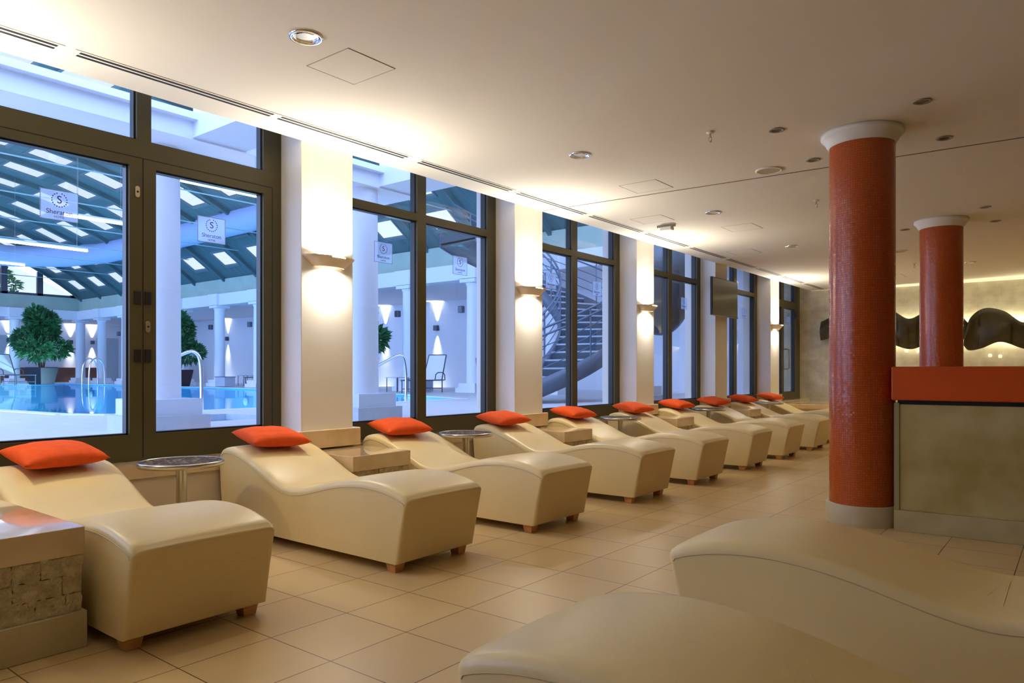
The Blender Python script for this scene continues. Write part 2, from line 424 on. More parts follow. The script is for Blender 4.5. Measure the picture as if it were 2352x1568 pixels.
# ------------------------------------------------------------------ sconces
def sconce_proto():
    r = thing('wall_sconce', '', 'lamp', (XP, 0, 2.165), 0, 'plaster sconces on the white piers')
    bowl = MB()
    pr = [(.165, .0), (.185, .02), (.24, .062), (.262, .078), (.268, .09), (.256, .09), (.232, .066), (.17, .022), (.15, .0), (.165, 0)]
    vs = []; fs = []; seg = 24
    for (rr, z) in pr:
        for k in range(seg+1):
            a = -PI/2+PI*k/seg
            vs.append((.62*rr*cos(a)+.001, rr*sin(a), z))
    for i in range(len(pr)-1):
        for k in range(seg): fs.append((i*(seg+1)+k, i*(seg+1)+k+1, (i+1)*(seg+1)+k+1, (i+1)*(seg+1)+k))
    bowl.add(vs, fs, True); bowl.build('shade', M_plasterlamp, r, local=True)
    b = MB().tube([(.05, -.07, .045), (.05, .07, .045)], .011, 10); b.build('bulb', M_lampglow, r, local=True)
    B(0, .03, -.03, .03, .025, .065).build('lamp_holder', M_white, r, local=True)
    return r
sp = sconce_proto()
SK = [(-2, 'beyond the left edge'), (-1, 'left of the nearest glazed door'), (0, 'on the nearest pier in view, right of the glazed door'), (1, 'on the pier right of the window with the potted plant'),
      (2, 'on the pier right of the staircase window'), (4, 'on the farthest pier beyond the television')]
for i, (k, s_) in enumerate(SK):
    q = sp if i == 0 else copy_tree(sp)
    y = Y0+P*k+PW/2; q.location = (XP, y, 2.165); q['label'] = 'lit plaster wall sconce '+s_
    area('sconce_uplight', (XP+.062, y, 2.262), (PI, .22, 0), .24, 31, WARM2, spread=2.9)
    area('sconce_downlight', (XP+.062, y, 2.16), (0, .0, 0), .12, 9, WARM2, spread=2.8)

# ------------------------------------------------------------------ television
tv = thing('television', 'flat black television on a bracket high on the pier', 'television', (-5.2, 12.81, 2.24))
B(-5.165, -5.125, 12.21, 13.41, 2.245, 2.925).build('casing', M_black, tv, bevel=.006)
B(-5.126, -5.122, 12.225, 13.395, 2.262, 2.91).build('screen', M_tv, tv)
B(-5.127, -5.119, 12.21, 13.41, 2.235, 2.255).build('bezel', M_grey, tv)
B(-5.26, -5.165, 12.75, 13.1, 2.48, 2.74).build('bracket', M_black, tv)

# ------------------------------------------------------------------ loungers
top = [(0, .56), (.004, .592), (.028, .622), (.07, .637), (.12, .642), (.20, .636), (.30, .612), (.42, .567), (.55, .515), (.66, .465), (.76, .425), (.84, .407), (.92, .402), (1.0, .409), (1.10, .428),
       (1.22, .458), (1.34, .488), (1.46, .511), (1.58, .525), (1.70, .530), (1.82, .524), (1.93, .508), (2.03, .482), (2.10, .455)]
bot = [(2.012, .062), (1.5, .062), (1.0, .062), (.5, .062), (.06, .062)]
def catmull(pts, n):
    out = []
    for i in range(len(pts)-1):
        p0 = pts[max(i-1, 0)]; p1 = pts[i]; p2 = pts[i+1]; p3 = pts[min(i+2, len(pts)-1)]
        for k in range(n):
            t = k/n
            out.append(tuple(.5*((2*p1[j])+(-p0[j]+p2[j])*t+(2*p0[j]-5*p1[j]+4*p2[j]-p3[j])*t*t+(-p0[j]+3*p1[j]-3*p2[j]+p3[j])*t**3) for j in range(2)))
    out.append(pts[-1]); return out
prof = catmull(top, 2)
def lounger_proto():
    r = thing('wave_lounger', '', 'lounger', (0, 0, 0))
    W = .355; UP = .020
    n = len(prof)
    cs = [(-W, -.044), (-W+.002, -.030), (-W+.008, -.017), (-W+.018, -.008), (-W+.034, -.002), (-W+.06, .001), (-.16, .004), (0, .005), (.16, .004), (W-.06, .001), (W-.034, -.002), (W-.018, -.008), (W-.008, -.017), (W-.002, -.030), (W, -.044)]
    m = len(cs); vs = []
    def ring(i, dx, inset):
        x, z = prof[i]
        a = prof[max(i-1, 0)]; b = prof[min(i+1, n-1)]
        tx, tz = b[0]-a[0], b[1]-a[1]; l = math.hypot(tx, tz); nx, nz = -tz/l, tx/l
        if i < 4: nx, nz = 0, 1
        k = (W-inset)/W
        bx = max(.055, min(2.012, .055+x*(2.012-.055)/2.10))
        out = [(bx+dx, -(W-inset), .062+inset*.6), (bx*.5+x*.5+dx, -(W-inset), .28)]
        if i < 3: out[1] = (.02+dx, -(W-inset), .34)
        out += [(x+nx*(d+UP-inset)+dx, y*k, z+nz*(d+UP-inset)) for (y, d) in cs]
        out += [(out[1][0], W-inset, out[1][2]), (out[0][0], W-inset, .062+inset*.6)]
        return out
    R0 = .022; rings = []
    for q in (3, 2, 1): t_ = q*PI/6; rings.append(ring(0, R0*(1-sin(t_)), R0*(1-cos(t_))))
    for i in range(1, n-1): rings.append(ring(i, 0, 0))
    for q in (0, 1, 2, 3): t_ = q*PI/6; rings.append(ring(n-1, -R0*(1-sin(t_)), R0*(1-cos(t_))))
    vs = [v for g_ in rings for v in g_]; M_ = m+4; K = len(rings)
    fs = [(i*M_+k, i*M_+k+1, (i+1)*M_+k+1, (i+1)*M_+k) for i in range(K-1) for k in range(M_-1)]
    body = MB(); body.add(vs, fs, True)
    body.add(rings[0], [tuple(range(M_))]); body.add(rings[-1], [tuple(reversed(range(M_)))])
    o_ = [rings[0][0], rings[-1][0], rings[-1][-1], rings[0][-1]]
    body.add([g_[0] for g_ in rings]+[g_[-1] for g_ in rings], [(i, i+1, K+i+1, K+i) for i in range(K-1)])
    body.build('upholstery', M_leather, r, local=True)
    edge = [g_[2] for g_ in rings[3:-3]]
    for s_ in (-1, 1):
        pts = []
        for (x, y, z) in edge: pts.append((x, s_*(W+.0003), z-.002))
        MB().tube(pts, .0022, 6).build('seam', M_seam, r, local=True)
    # crease where back and seat meet
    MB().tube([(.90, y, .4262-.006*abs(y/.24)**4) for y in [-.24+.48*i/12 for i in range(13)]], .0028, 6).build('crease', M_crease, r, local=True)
    for (x, y) in ((1.925, -.29), (1.925, .29), (.12, -.29), (.12, .29)):
        a, b = .045, .034
        MB().hexa([(x-b, y-b, 0), (x+b, y-b, 0), (x+b, y+b, 0), (x-b, y+b, 0), (x-a, y-a, .066), (x+a, y-a, .066), (x+a, y+a, .066), (x-a, y+a, .066)]).build('leg', M_wood, r, bevel=.003, local=True)
    return r
lp = lounger_proto()
LY = [1.79, 3.385, 4.815, 6.385, 7.79, 9.265, 10.70, 12.16, 13.62, 15.08]
LL = ['nearest in the window row, beside the large stone block', 'second in the window row, below the nearest pier', 'third in the window row, right of the first low stone block',
      'fourth in the window row, right of the second round table', 'fifth in the window row, right of the second low stone block', 'sixth in the window row, right of the third round table',
      'seventh in the window row, left of the television pier', 'eighth in the window row, below the television', 'ninth in the window row, foot just left of the red column', 'farthest in the window row, before the stone platform']
for i, y in enumerate(LY):
    q = lp if i == 0 else copy_tree(lp)
    q.location = (-5.305+.004*(i % 3), y, 0); q.rotation_euler = (0, 0, math.radians([0, .3, -.3, .2, -.2, .4, .3, 0, .2, 0][i])); q['label'] = 'cream wave lounger, '+LL[i]; q['group'] = 'cream wave loungers by the windows'
wr = []
for (x, y, rz, s_) in ((.68, 3.255, 180.4, 'the farther one, near the red column base'), (.77, 1.785, 180.0, 'the nearer one, cut by the bottom edge')):
    q = copy_tree(lp); q.location = (x, y, 0); q.rotation_euler = (0, 0, math.radians(rz)); q['label'] = 'cream wave lounger on the right, '+s_; q['group'] = 'cream wave loungers on the right'
    if not wr:
        wr.append(q)
        for pts in (catmull([(.955, .27), (.962, .21), (.958, .12), (.945, 0), (.925, -.12), (.90, -.24), (.86, -.33)], 4),):
            nn = len(pts); path = []
            for i, (a, b) in enumerate(pts): path.append((a, b, .4255-.011+(a-.92)**2*1.2-(.006 if abs(b) > .3 else 0)))
            rad = [.002+.012*sin(PI*i/(nn-1)) for i in range(nn)]
            MB().tube(path, rad, 12).build('wrinkle', M_leather, q, local=True)

# ------------------------------------------------------------------ pillows
def pillow_mesh(seed):
    n = 26; sx, sy, t = .205, .245, .072
    vs = []; fs = []
    for side in (1, -1):
        for i in range(n+1):
            for j in range(n+1):
                u = -1+2*i/n; v = -1+2*j/n
                e = ((1-abs(u)**2.6)*(1-abs(v)**2.6))
                h = max(e, 0)**.42*t
                px = u*sx*(1-.085*(1-v*v)*abs(u)**3); py = v*sy*(1-.07*(1-u*u)*abs(v)**3)
                nz = noise.noise(Vector((u*1.8+seed*7, v*1.8, side)))*.011*e + noise.noise(Vector((u*4+seed, v*4, side*3)))*.005*e
                vs.append((px, py, side*h*(1 if side > 0 else .75)+nz))
    N = (n+1)**2
    for s_ in range(2):
        for i in range(n):
            for j in range(n):
                a = s_*N+i*(n+1)+j; q = (a, a+n+1, a+n+2, a+1)
                fs.append(q if s_ == 0 else tuple(reversed(q)))
    m = MB(); m.add(vs, fs, True)
    ob = m.build('orange_cushion', M_pillow, base=(0, 0, 0))
    bm = bmesh.new(); bm.from_mesh(ob.data); bmesh.ops.remove_doubles(bm, verts=bm.verts, dist=.0005); bm.to_mesh(ob.data); bm.free()
    return ob
PLL = ['nearest lounger, largest in view', 'second lounger, below the nearest pier', 'third lounger, before the second window', 'fourth lounger, before the second pier', 'fifth lounger, below the staircase window',
       'sixth lounger, before the third pier', 'seventh lounger, left of the television pier', 'eighth lounger, below the television', 'ninth lounger, second farthest', 'farthest lounger, left of the far glazed door']
PRZ = [3, -7, -12, -6, -5, -9, -6, -8, -5, -7]
for i, y in enumerate(LY):
    q = pillow_mesh(i*1.7+1)
    py = [1.80, 3.355, 4.74, 6.29, 7.72, 9.27, 10.70, 12.18, 13.60, 15.10][i]
    q.location = (-5.085+[0, .0, .0, .01, 0, .01, 0, 0, 0, 0][i], py, .722); q.rotation_euler = (math.radians([1, -2, 1, 2, -1, 1, 0, 1, -1, 0][i]), math.radians(9), math.radians(PRZ[i]))
    tag(q, 'orange cushion on the head end of the '+PLL[i], 'cushion', 'orange cushions on the loungers')

# ------------------------------------------------------------------ round tables
def table_proto():
    r = thing('round_side_table', '', 'table', (0, 0, 0), 0, 'round pebble-topped side tables')
    MB().disc(0, 0, .634, .262, 40).build('pebble_top', M_pebble, r, local=True)
    MB().lathe([(.05, .600), (.268, .600), (.275, .604), (.275, .632), (.270, .637), (.262, .636), (.262, .630), (.05, .628)], seg=40).build('rim', M_steel, r, local=True)
    MB().lathe([(.034, 0.012), (.034, .60)], seg=24).build('pole', M_steel, r, local=True)
    MB().lathe([(.001, .016), (.16, .014), (.185, .008), (.185, 0), (.001, 0)], seg=32).build('base', M_steel, r, local=True)
    return r
tp = table_proto()
TL = ['between the nearest and the second lounger', 'between the third and the fourth lounger', 'between the fifth and the sixth lounger', 'between the seventh and the eighth lounger', 'between the two farthest loungers']
for i, (x, y) in enumerate(((-4.86, 2.50), (-4.86, 5.42), (-4.86, 8.52), (-4.86, 11.43), (-4.86, 14.36))):
    q = tp if i == 0 else copy_tree(tp); q.location = (x, y, 0); q['label'] = 'round side table with dark pebble mosaic top, '+TL[i]

# ------------------------------------------------------------------ stone blocks
TEX = bpy.data.textures.new('chisel_marks', 'CLOUDS'); TEX.noise_scale = .045; TEX.noise_depth = 3; TEX.noise_type = 'HARD_NOISE'
def block(x1, ya, yb, zt, label, x0=-5.31):
    r = thing('stone_side_block', label, 'side table', ((x0+x1)/2, (ya+yb)/2, 0), 0, 'marble side blocks between the loungers')
    B(x0, x1, ya, yb, zt-.125, zt).build('marble_slab', M_stone, r, bevel=.004)
    body = MB()
    # split-face blocks, each a little proud or set back
    z = .165
    rows = 3; hh = (zt-.125-.165)/rows
    for ri in range(rows):
        x = x0+.01
        while x < x1-.02:
            w = min(random.uniform(.12, .26), x1-.012-x); d = random.uniform(0, .012)
            if w < .03: break
            body.box(x, x+w-.0004, ya+.008-d*.6, ya+.09, z, z+hh-.0004); x += w
        y = ya+.01
        while y < yb-.02:
            w = min(random.uniform(.10, .22), yb-.010-y); d = random.uniform(0, .012)
            if w < .03: break
            body.box(x1-.1, x1-.014+d, y, y+w-.0004, z, z+hh-.0004); y += w
        z += hh
    body.box(x0+.02, x1-.02, ya+.014, yb-.01, .16, zt-.125)
    ob = body.build('split_stone_face', M_rough, r)
    su = ob.modifiers.new('dense', 'SUBSURF'); su.subdivision_type = 'SIMPLE'; su.levels = su.render_levels = 5 if x1 > -4 else 4
    di = ob.modifiers.new('chisel', 'DISPLACE'); di.texture = TEX; di.texture_coords = 'LOCAL'; di.strength = .018; di.mid_level = .35
    B(x0, x1+.012, ya-.012, yb+.006, 0, .165).build('plinth', M_stone_dull, r, bevel=.004)
    return r
block(-3.565, .72, 1.385, .545, 'large marble-topped block of split stone at the left edge')
block(-4.60, 3.775, 4.41, .562, 'low marble-topped stone block between the second and the third lounger')
block(-4.60, 6.80, 7.39, .562, 'low marble-topped stone block between the fourth and the fifth lounger')
block(-4.60, 9.70, 10.28, .562, 'low marble-topped stone block between the sixth and the seventh lounger')
block(-4.60, 12.60, 13.18, .562, 'low marble-topped stone block between the eighth and the ninth lounger')

# ------------------------------------------------------------------ mosaic columns
def column(cx, cy, label):
    r = thing('mosaic_column', label, 'column', (cx, cy, 0), 0, 'red mosaic columns')
    R = .25; seg = 96; zs = [.158, H-.10]
    me = bpy.data.meshes.new('shaft'); vs = []; fs = []
    for z in zs:
        for k in range(seg): a = 2*PI*k/seg; vs.append((R*cos(a), R*sin(a), z))
    for k in range(seg): fs.append((k, (k+1) % seg, seg+(k+1) % seg, seg+k))
    me.from_pydata(vs, [], fs); uv = me.uv_layers.new(name='UVMap')
    for p in me.polygons:
        p.use_smooth = True
        k = p.index
        q = [(k, 0), (k+1, 0), (k+1, 1), (k, 1)]
        for li, (kk, zz) in zip(p.loop_indices, q): uv.data[li].uv = (kk/seg*85*.0185, zs[zz])
    me.materials.append(M_mosaic); o = bpy.data.objects.new('shaft', me); C.objects.link(o); o.parent = r
    MB().lathe([(R-.01, H-.115), (R+.008, H-.115), (R+.010, H-.098), (R+.022, H-.09), (R+.030, H-.07), (R+.046, H-.05), (R+.062, H-.036), (R+.066, H-.030), (R+.066, H-.002), (.05, H-.002)], seg=72).build('capital', M_white, r, local=True)
    MB().lathe([(R-.01, .163), (R+.022, .163), (R+.026, .158), (R+.026, 0)], seg=72).build('base_ring', mat('base_ring_stone', (.60, .50, .33), .45, col2=(.50, .40, .22), vscale=6), r, local=True)
    return r
column(-1.44, 6.53, 'near red mosaic column with white capital, left of the low marble wall')
column(-1.455, 10.95, 'far red mosaic column rising behind the low marble wall')

# ------------------------------------------------------------------ low wall with red panel, slightly askew
cw = thing('low_partition', 'low beige marble partition topped by a red panel at right', 'partition', (-1.16, 6.30, 0), math.radians(2.9))
B(0.0, 4.6, .03, .33, .165, .99).build('marble_panel', mat('veined_marble', (.54, .44, .19), .42, col2=(.36, .27, .07), vscale=3.0, detail=12), cw, bevel=.004, local=True)
B(.0, .035, .018, .34, .165, 1.0).build('end_strip', mat('end_strip', (.30, .27, .12), .5), cw, local=True)
B(0.0, 4.6, .015, .35, 0, .165).build('plinth', mat('plinth_marble', (.52, .43, .22), .45, col2=(.42, .34, .15), vscale=5), cw, bevel=.004, local=True)
B(.02, 4.6, .06, .30, .99, 1.03).build('shadow_gap', M_dark, cw, local=True)
B(-.02, 4.6, .018, .34, 1.022, 1.285).build('red_panel', M_red, cw, bevel=.012, bseg=3, local=True)

# ------------------------------------------------------------------ wave sculpture on the end wall
def ribbon(name, topc, botc, y0, y1, label):
    t = catmull(topc, 8); b = catmull(botc, 8)
    poly = t+list(reversed(b)); n = len(t)
    m = MB(); vs = []
    # bulging front: three depth rows
    rows = 6
    tt = [t[int(i*(len(t)-1)/60)] for i in range(61)]; bb = [b[int(i*(len(b)-1)/60)] for i in range(61)]
    for i in range(61):
        for k in range(rows+1):
            q = k/rows; x = tt[i][0]*(1-q)+bb[i][0]*q; z = tt[i][1]*(1-q)+bb[i][1]*q
            y = y0-.07*sin(PI*q)-.05*sin(i*.25+q*2.0)
            vs.append((x, y, z))
    N = len(vs); vs += [(x, y1, z) for (x, y, z) in vs]
    R = rows+1; fs = []
    for i in range(60):
        for k in range(rows):
            a = i*R+k; fs.append((a, a+R, a+R+1, a+1)); fs.append((N+a, N+a+1, N+a+R+1, N+a+R))
        fs.append((i*R, N+i*R, N+(i+1)*R, (i+1)*R)); fs.append((i*R+rows, (i+1)*R+rows, N+(i+1)*R+rows, N+i*R+rows))
    for k in range(rows):
        fs.append((k, k+1, N+k+1, N+k)); a = 60*R+k; fs.append((a, N+a, N+a+1, a+1))
    m.add(vs, fs, True)
    return m
scp = thing('wave_sculpture', 'dark bronze wave relief floating along the lit stone end wall', 'sculpture', (-2.0, YE-.14, 1.7))
ribbon('a', [(-5.0, 2.45), (-4.2, 2.75), (-3.55, 2.70), (-3.1, 2.44), (-2.75, 2.60), (-2.3, 2.66), (-1.95, 2.30)], [(-5.0, 2.0), (-4.2, 2.15), (-3.55, 1.92), (-3.1, 1.75), (-2.75, 1.85), (-2.3, 1.95), (-1.95, 1.95)], YE-.16, YE-.10, '').build('ribbon', M_sculpt, scp)
ribbon('b', [(-2.0, 2.05), (-1.9, 2.40), (-1.65, 2.60), (-1.3, 2.52), (-.97, 2.26), (-.5, 2.15), (0.1, 2.5), (.8, 2.7)], [(-2.02, 1.80), (-1.93, 1.70), (-1.7, 1.74), (-1.36, 1.87), (-.97, 1.72), (-.5, 1.6), (.1, 1.8), (.8, 2.1)], YE-.24, YE-.18, '').build('ribbon', M_sculpt, scp)
B(-4.4, .6, YE-.10, YE-.03, 2.1, 2.16).build('mounting_rail', M_black, scp)
area('sculpture_backlight', (-2.1, YE-.07, 2.28), (PI, 0, 0), 5.0, 34, (1, .95, .66), 'RECTANGLE', .03)
area('sculpture_backlight', (-2.1, YE-.07, 1.95), (0, 0, 0), 5.0, 24, (1, .95, .66), 'RECTANGLE', .03)
# little wall lamps under the sculpture
for i, (x, z) in enumerate(((-3.17, 1.73), (-2.92, 1.71), (-1.56, 1.60), (-1.38, 1.58))):
    q = MB().lathe([(.001, z-.05), (.03, z-.05), (.035, z), (.02, z+.02), (.001, z+.02)], cx=x, cy=YE-.05, seg=14).build('candle_lamp', mat('wall_lamp_glow', (.9, .85, .7), .5, emit=((1, .85, .6), .6)) if i == 0 else bpy.data.materials['wall_lamp_glow'])
    tag(q, 'small glowing wall lamp under the wave relief, '+['leftmost of four', 'second from the left', 'third from the left', 'rightmost of four'][i], 'lamp', 'small lamps under the wave relief')

# ------------------------------------------------------------------ ceiling fittings
def slot_vent(y0, y1, lab):
    r = thing('slot_vent', 'long white twin-slot air vent in the ceiling, '+lab, 'vent', (-4.93, (y0+y1)/2, H-.01), 0, 'slot vents along the windows')
    B(-4.972, -4.858, y0-.035, y1+.035, H-.005, H-.001).build('vent_frame', M_ceil, r)
    for x in (-4.953, -4.903): B(x, x+.027, y0, y1, H-.0065, H-.0045).build('slot', M_dark, r)
VY = [(.37, 1.745), (1.87, 3.24), (3.31, 4.65), (4.83, 6.21), (6.35, 7.72), (7.86, 9.21), (9.36, 10.71), (10.88, 12.24), (12.39, 13.72), (13.9, 15.2), (15.4, 16.75), (16.95, 18.35)]
ON = ['first', 'second', 'third', 'fourth', 'fifth', 'sixth', 'seventh', 'eighth', 'ninth', 'tenth', 'eleventh', 'twelfth']
for i, (a, b) in enumerate(VY): slot_vent(a, b, ON[i]+' from the left')
def downlight_proto():
    r = thing('downlight', '', 'lamp', (0, 0, H-.012), 0, 'large chrome downlights')
    MB().lathe([(.100, .011), (.100, .004), (.094, 0), (.080, .001), (.076, .006), (.070, .011), (.062, .003), (.058, .0105)], seg=40).build('ring', M_chrome, r, local=True)
    MB().disc(0, 0, .0103, .068, 32, up=False).build('diffuser', M_bulb_dim, r, local=True)
    return r
dp = downlight_proto()
DL = [('nearest, above the door, beside an access panel', 2.61), ('second nearest, over the potted-plant window', 5.585), ('third, near the emergency lamp', 8.64), ('farthest one left of the red column', 11.73), ('behind the red column', 14.7), ('behind the viewer', -.36), ('far behind the viewer', -3.3)]
for i, (s_, y) in enumerate(DL):
    q = dp if i == 0 else copy_tree(dp); q.location = (-3.61, y, H-.012); q['label'] = 'large round chrome downlight in the ceiling, '+s_
    if i == 0: area('downlight_or_fill_beam', (-3.61, y, H-.008), (0, 0, 0), .10, 3.5, WARM2, spread=2.5)
def spot_proto():
    r = thing('ceiling_spot', '', 'lamp', (0, 0, H-.008), 0, 'small recessed ceiling spots')
    MB().lathe([(.064, .0075), (.064, .002), (.060, 0), (.044, .001), (.040, .0075)], seg=28).build('ring', M_grey, r, local=True)
    MB().disc(0, 0, .0070, .042, 24, up=False).build('lens', mat('spot_lens', (.10, .08, .05), .2), r, local=True)
    return r
spp = spot_proto()
SP = [(-.92, 6.03, 'right of the near column capital, nearest'), (-1.97, 6.01, 'left of the near column capital'), (-.92, 7.10, 'right of the near column, beside the ceiling joint'), (-1.98, 7.07, 'between the speaker grille and the near column'),
      (-.92, 10.39, 'right of the far column capital, nearer one'), (-.90, 11.44, 'right of the far column capital, farther one'), (-1.95, 11.35, 'between the two columns')]
for i, (x, y, s_) in enumerate(SP):
    q = spp if i == 0 else copy_tree(spp); q.location = (x, y, H-.008); q['label'] = 'small unlit round ceiling spot, '+s_
def grille_proto():
    r = thing('ceiling_speaker', '', 'speaker', (0, 0, H-.014), 0, 'round ceiling speaker grilles')
    MB().lathe([(.128, .0135), (.128, .004), (.120, 0), (.108, 0), (.104, .005)], seg=40).build('rim', M_ceil, r, local=True)
    MB().disc(0, 0, .004, .105, 32, up=False).build('grille', M_beigegrille, r, local=True)
    return r
gp = grille_proto(); gp.location = (-2.42, 7.16, H-.014); gp['label'] = 'round beige ceiling speaker grille left of the near column'
q = copy_tree(gp); q.location = (-2.38, 13.33, H-.014); q['label'] = 'round beige ceiling speaker grille seen between the two columns'
def sprinkler_proto():
    r = thing('sprinkler', '', 'sprinkler', (0, 0, H-.085), 0, 'ceiling sprinklers')
    MB().lathe([(.001, .083), (.032, .083), (.030, .076), (.012, .070), (.001, .070)], seg=20).build('cover_plate', M_white, r, local=True)
    m = MB().tube([(0, 0, .075), (0, 0, .035)], .009, 8); m.tube([(0, 0, .055), (.014, 0, .035), (.012, 0, .012), (0, 0, .004)], .003, 6); m.tube([(0, 0, .055), (-.014, 0, .035), (-.012, 0, .012), (0, 0, .004)], .003, 6)
    m.build('nozzle', M_brass, r, local=True)
    MB().lathe([(.001, 0), (.016, 0), (.016, .004), (.001, .004)], seg=14).build('deflector', M_brass, r, local=True)
    return r
kp = sprinkler_proto()
for i, (y, s_) in enumerate(((5.72, 'nearest, left of the near column capital'), (8.76, 'second, low left of the near column shaft'), (15.0, 'farthest, between the two columns'))):
    q = kp if i == 0 else copy_tree(kp); q.location = (-2.42, y, H-.085); q['label'] = 'brass ceiling sprinkler head, '+s_
el = thing('emergency_light', 'small white box lamp with bracket on the ceiling by the windows', 'lamp', (-4.42, 9.0, H-.08))
B(-4.50, -4.34, 8.95, 9.05, H-.075, H-.03).build('housing', M_white, el, bevel=.006)
B(-4.56, -4.30, 8.98, 9.02, H-.03, H-.001).build('bracket', M_grey, el)
B(-4.36, -4.335, 8.96, 9.04, H-.07, H-.04).build('lamp_cover', M_beigegrille, el)
def access_panel(x0, x1, y0, y1, s_):
    r = thing('access_panel', 'square flush access panel in the ceiling, '+s_, 'hatch', ((x0+x1)/2, (y0+y1)/2, H-.004), 0, 'flush ceiling access panels')
    B(x0+.006, x1-.006, y0+.006, y1-.006, H-.0022, H-.0006).build('hatch_leaf', M_ceil, r)
    for (a, b, c, d) in ((x0, x0+.005, y0, y1), (x1-.005, x1, y0, y1)): B(a, b, c, d, H-.0026, H-.0008).build('open_gap', bpy.data.materials['joint_shadow'], r)
    for (a, b, c, d) in ((x0, x1, y0, y0+.002), (x0, x1, y1-.002, y1)): B(a, b, c, d, H-.0025, H-.0008).build('tight_gap', M_beigegrille, r)
for a in ((-3.95, -3.53, 2.86, 3.25, 'beside the nearest downlight'), (-3.89, -3.46, 6.78, 7.20, 'touching the ceiling joint'), (-4.63, -4.19, 8.36, 8.76, 'beside the emergency lamp'),
          (-3.90, -3.47, 9.58, 10.02, 'between the third and fourth downlights'), (-4.63, -4.20, 11.6, 12.07, 'near the slot vents by the television'), (-3.1, -2.9, 16.4, 17.1, 'at the far end beyond the red column')): access_panel(*a)
# weak downlights added for fill light, deeper in the room where the counter stands
for (x, y, p) in ((1.8, 1.0, 3.5), (1.8, 5.0, 3), (1.8, 9.5, 6), (1.8, 14.0, 16), (-1.0, -3.0, 6), (-1.6, 15.5, 26)):
    q = copy_tree(dp); q.location = (x, y, H-.012); q['label'] = 'added chrome downlight for fill light deep in the room'
    area('downlight_or_fill_beam', (x, y, H-.02), (0, 0, 0),   .12, p, (1, .82, .46), spread=2.7)

# ================================================================== pool hall
HY = 15.9      # right-hand colonnade
HX = -41.5     # far colonnade
def fill_with_holes(outer, holes, z, name, m):
    bm = bmesh.new(); es = []
    for loop in [outer]+holes:
        vs = [bm.verts.new((x, y, z)) for x, y in loop]
        for i in range(len(vs)): es.append(bm.edges.new((vs[i], vs[(i+1) % len(vs)])))
    bmesh.ops.triangle_fill(bm, use_beauty=True, edges=es)
    bmesh.ops.recalc_face_normals(bm, faces=bm.faces)
    for f in bm.faces:
        if f.normal.z < 0: f.normal_flip()
    me = bpy.data.meshes.new(name); bm.to_mesh(me); bm.free(); me.materials.append(m)
    o = bpy.data.objects.new(name, me); C.objects.link(o); return o
pool = [(-10.85, 4.6), (-10.85, 11.9), (-14.0, 13.2), (-20, 14.1), (-30, 14.35), (-39.3, 14.35), (-39.6, 13), (-39.6, 3.0), (-24, 3.0), (-13.5, 4.05), (-11.4, 4.25)]
jac = [(-9.80, 4.30), (-8.45, 4.30), (-8.45, 5.42), (-9.0, 5.85), (-9.80, 5.70)]
struct(fill_with_holes([(-5.86, -8), (-5.86, 22), (-46, 22), (-46, -8)], [list(pool), list(jac)], ZD, 'floor_pool_deck', M_deck))
def basin(poly, depth, name, m, mf):
    b = MB(); n = len(poly)
    for i in range(n):
        (x0, y0), (x1, y1) = poly[i], poly[(i+1) % n]
        b.add([(x0, y0, ZD-depth), (x1, y1, ZD-depth), (x1, y1, ZD), (x0, y0, ZD)], [(0, 1, 2, 3)])
    o = struct(b.build(name, m))
    q = MB(); q.add([(x, y, ZD-depth) for x, y in poly], [tuple(range(n))]); struct(q.build('floor_'+name.split('_', 1)[1], mf))
    return o
basin(pool, 1.35, 'wall_pool_basin', M_poolwall, M_poolfloor)
basin(jac, .5, 'wall_small_pool', M_plinth, M_poolfloor)
q = MB(); q.add([(x, y, ZD-.03) for x, y in pool], [tuple(range(len(pool)))]); w = q.build('pool_water', M_water); tag(w, 'clear blue water filling the swimming pool', 'water'); w['kind'] = 'stuff'
q = MB(); q.add([(x, y, ZD-.08) for x, y in jac], [tuple(range(len(jac)))]); w = q.build('pool_water', M_water); tag(w, 'water in the small channel pool by the near white column', 'water'); w['kind'] = 'stuff'
# coping
def coping(poly, name):
    b = MB(); n = len(poly); cx = sum(p[0] for p in poly)/n; cy = sum(p[1] for p in poly)/n
    for i in range(n):
        (x0, y0), (x1, y1) = poly[i], poly[(i+1) % n]; dx, dy = x1-x0, y1-y0; l = math.hypot(dx, dy); nx, ny = dy/l, -dx/l
        if (x0-cx)*nx+(y0-cy)*ny < 0: nx, ny = -nx, -ny
        w = .22
        b.hexa([(x0, y0, ZD+.001), (x1, y1, ZD+.001), (x1+nx*w, y1+ny*w, ZD+.001), (x0+nx*w, y0+ny*w, ZD+.001), (x0, y0, ZD+.012), (x1, y1, ZD+.012), (x1+nx*w, y1+ny*w, ZD+.012), (x0+nx*w, y0+ny*w, ZD+.012)])
    struct(b.build(name, mat(name+'_stone', (.86, .86, .88), .45)))
coping(pool, 'trim_pool_edge')

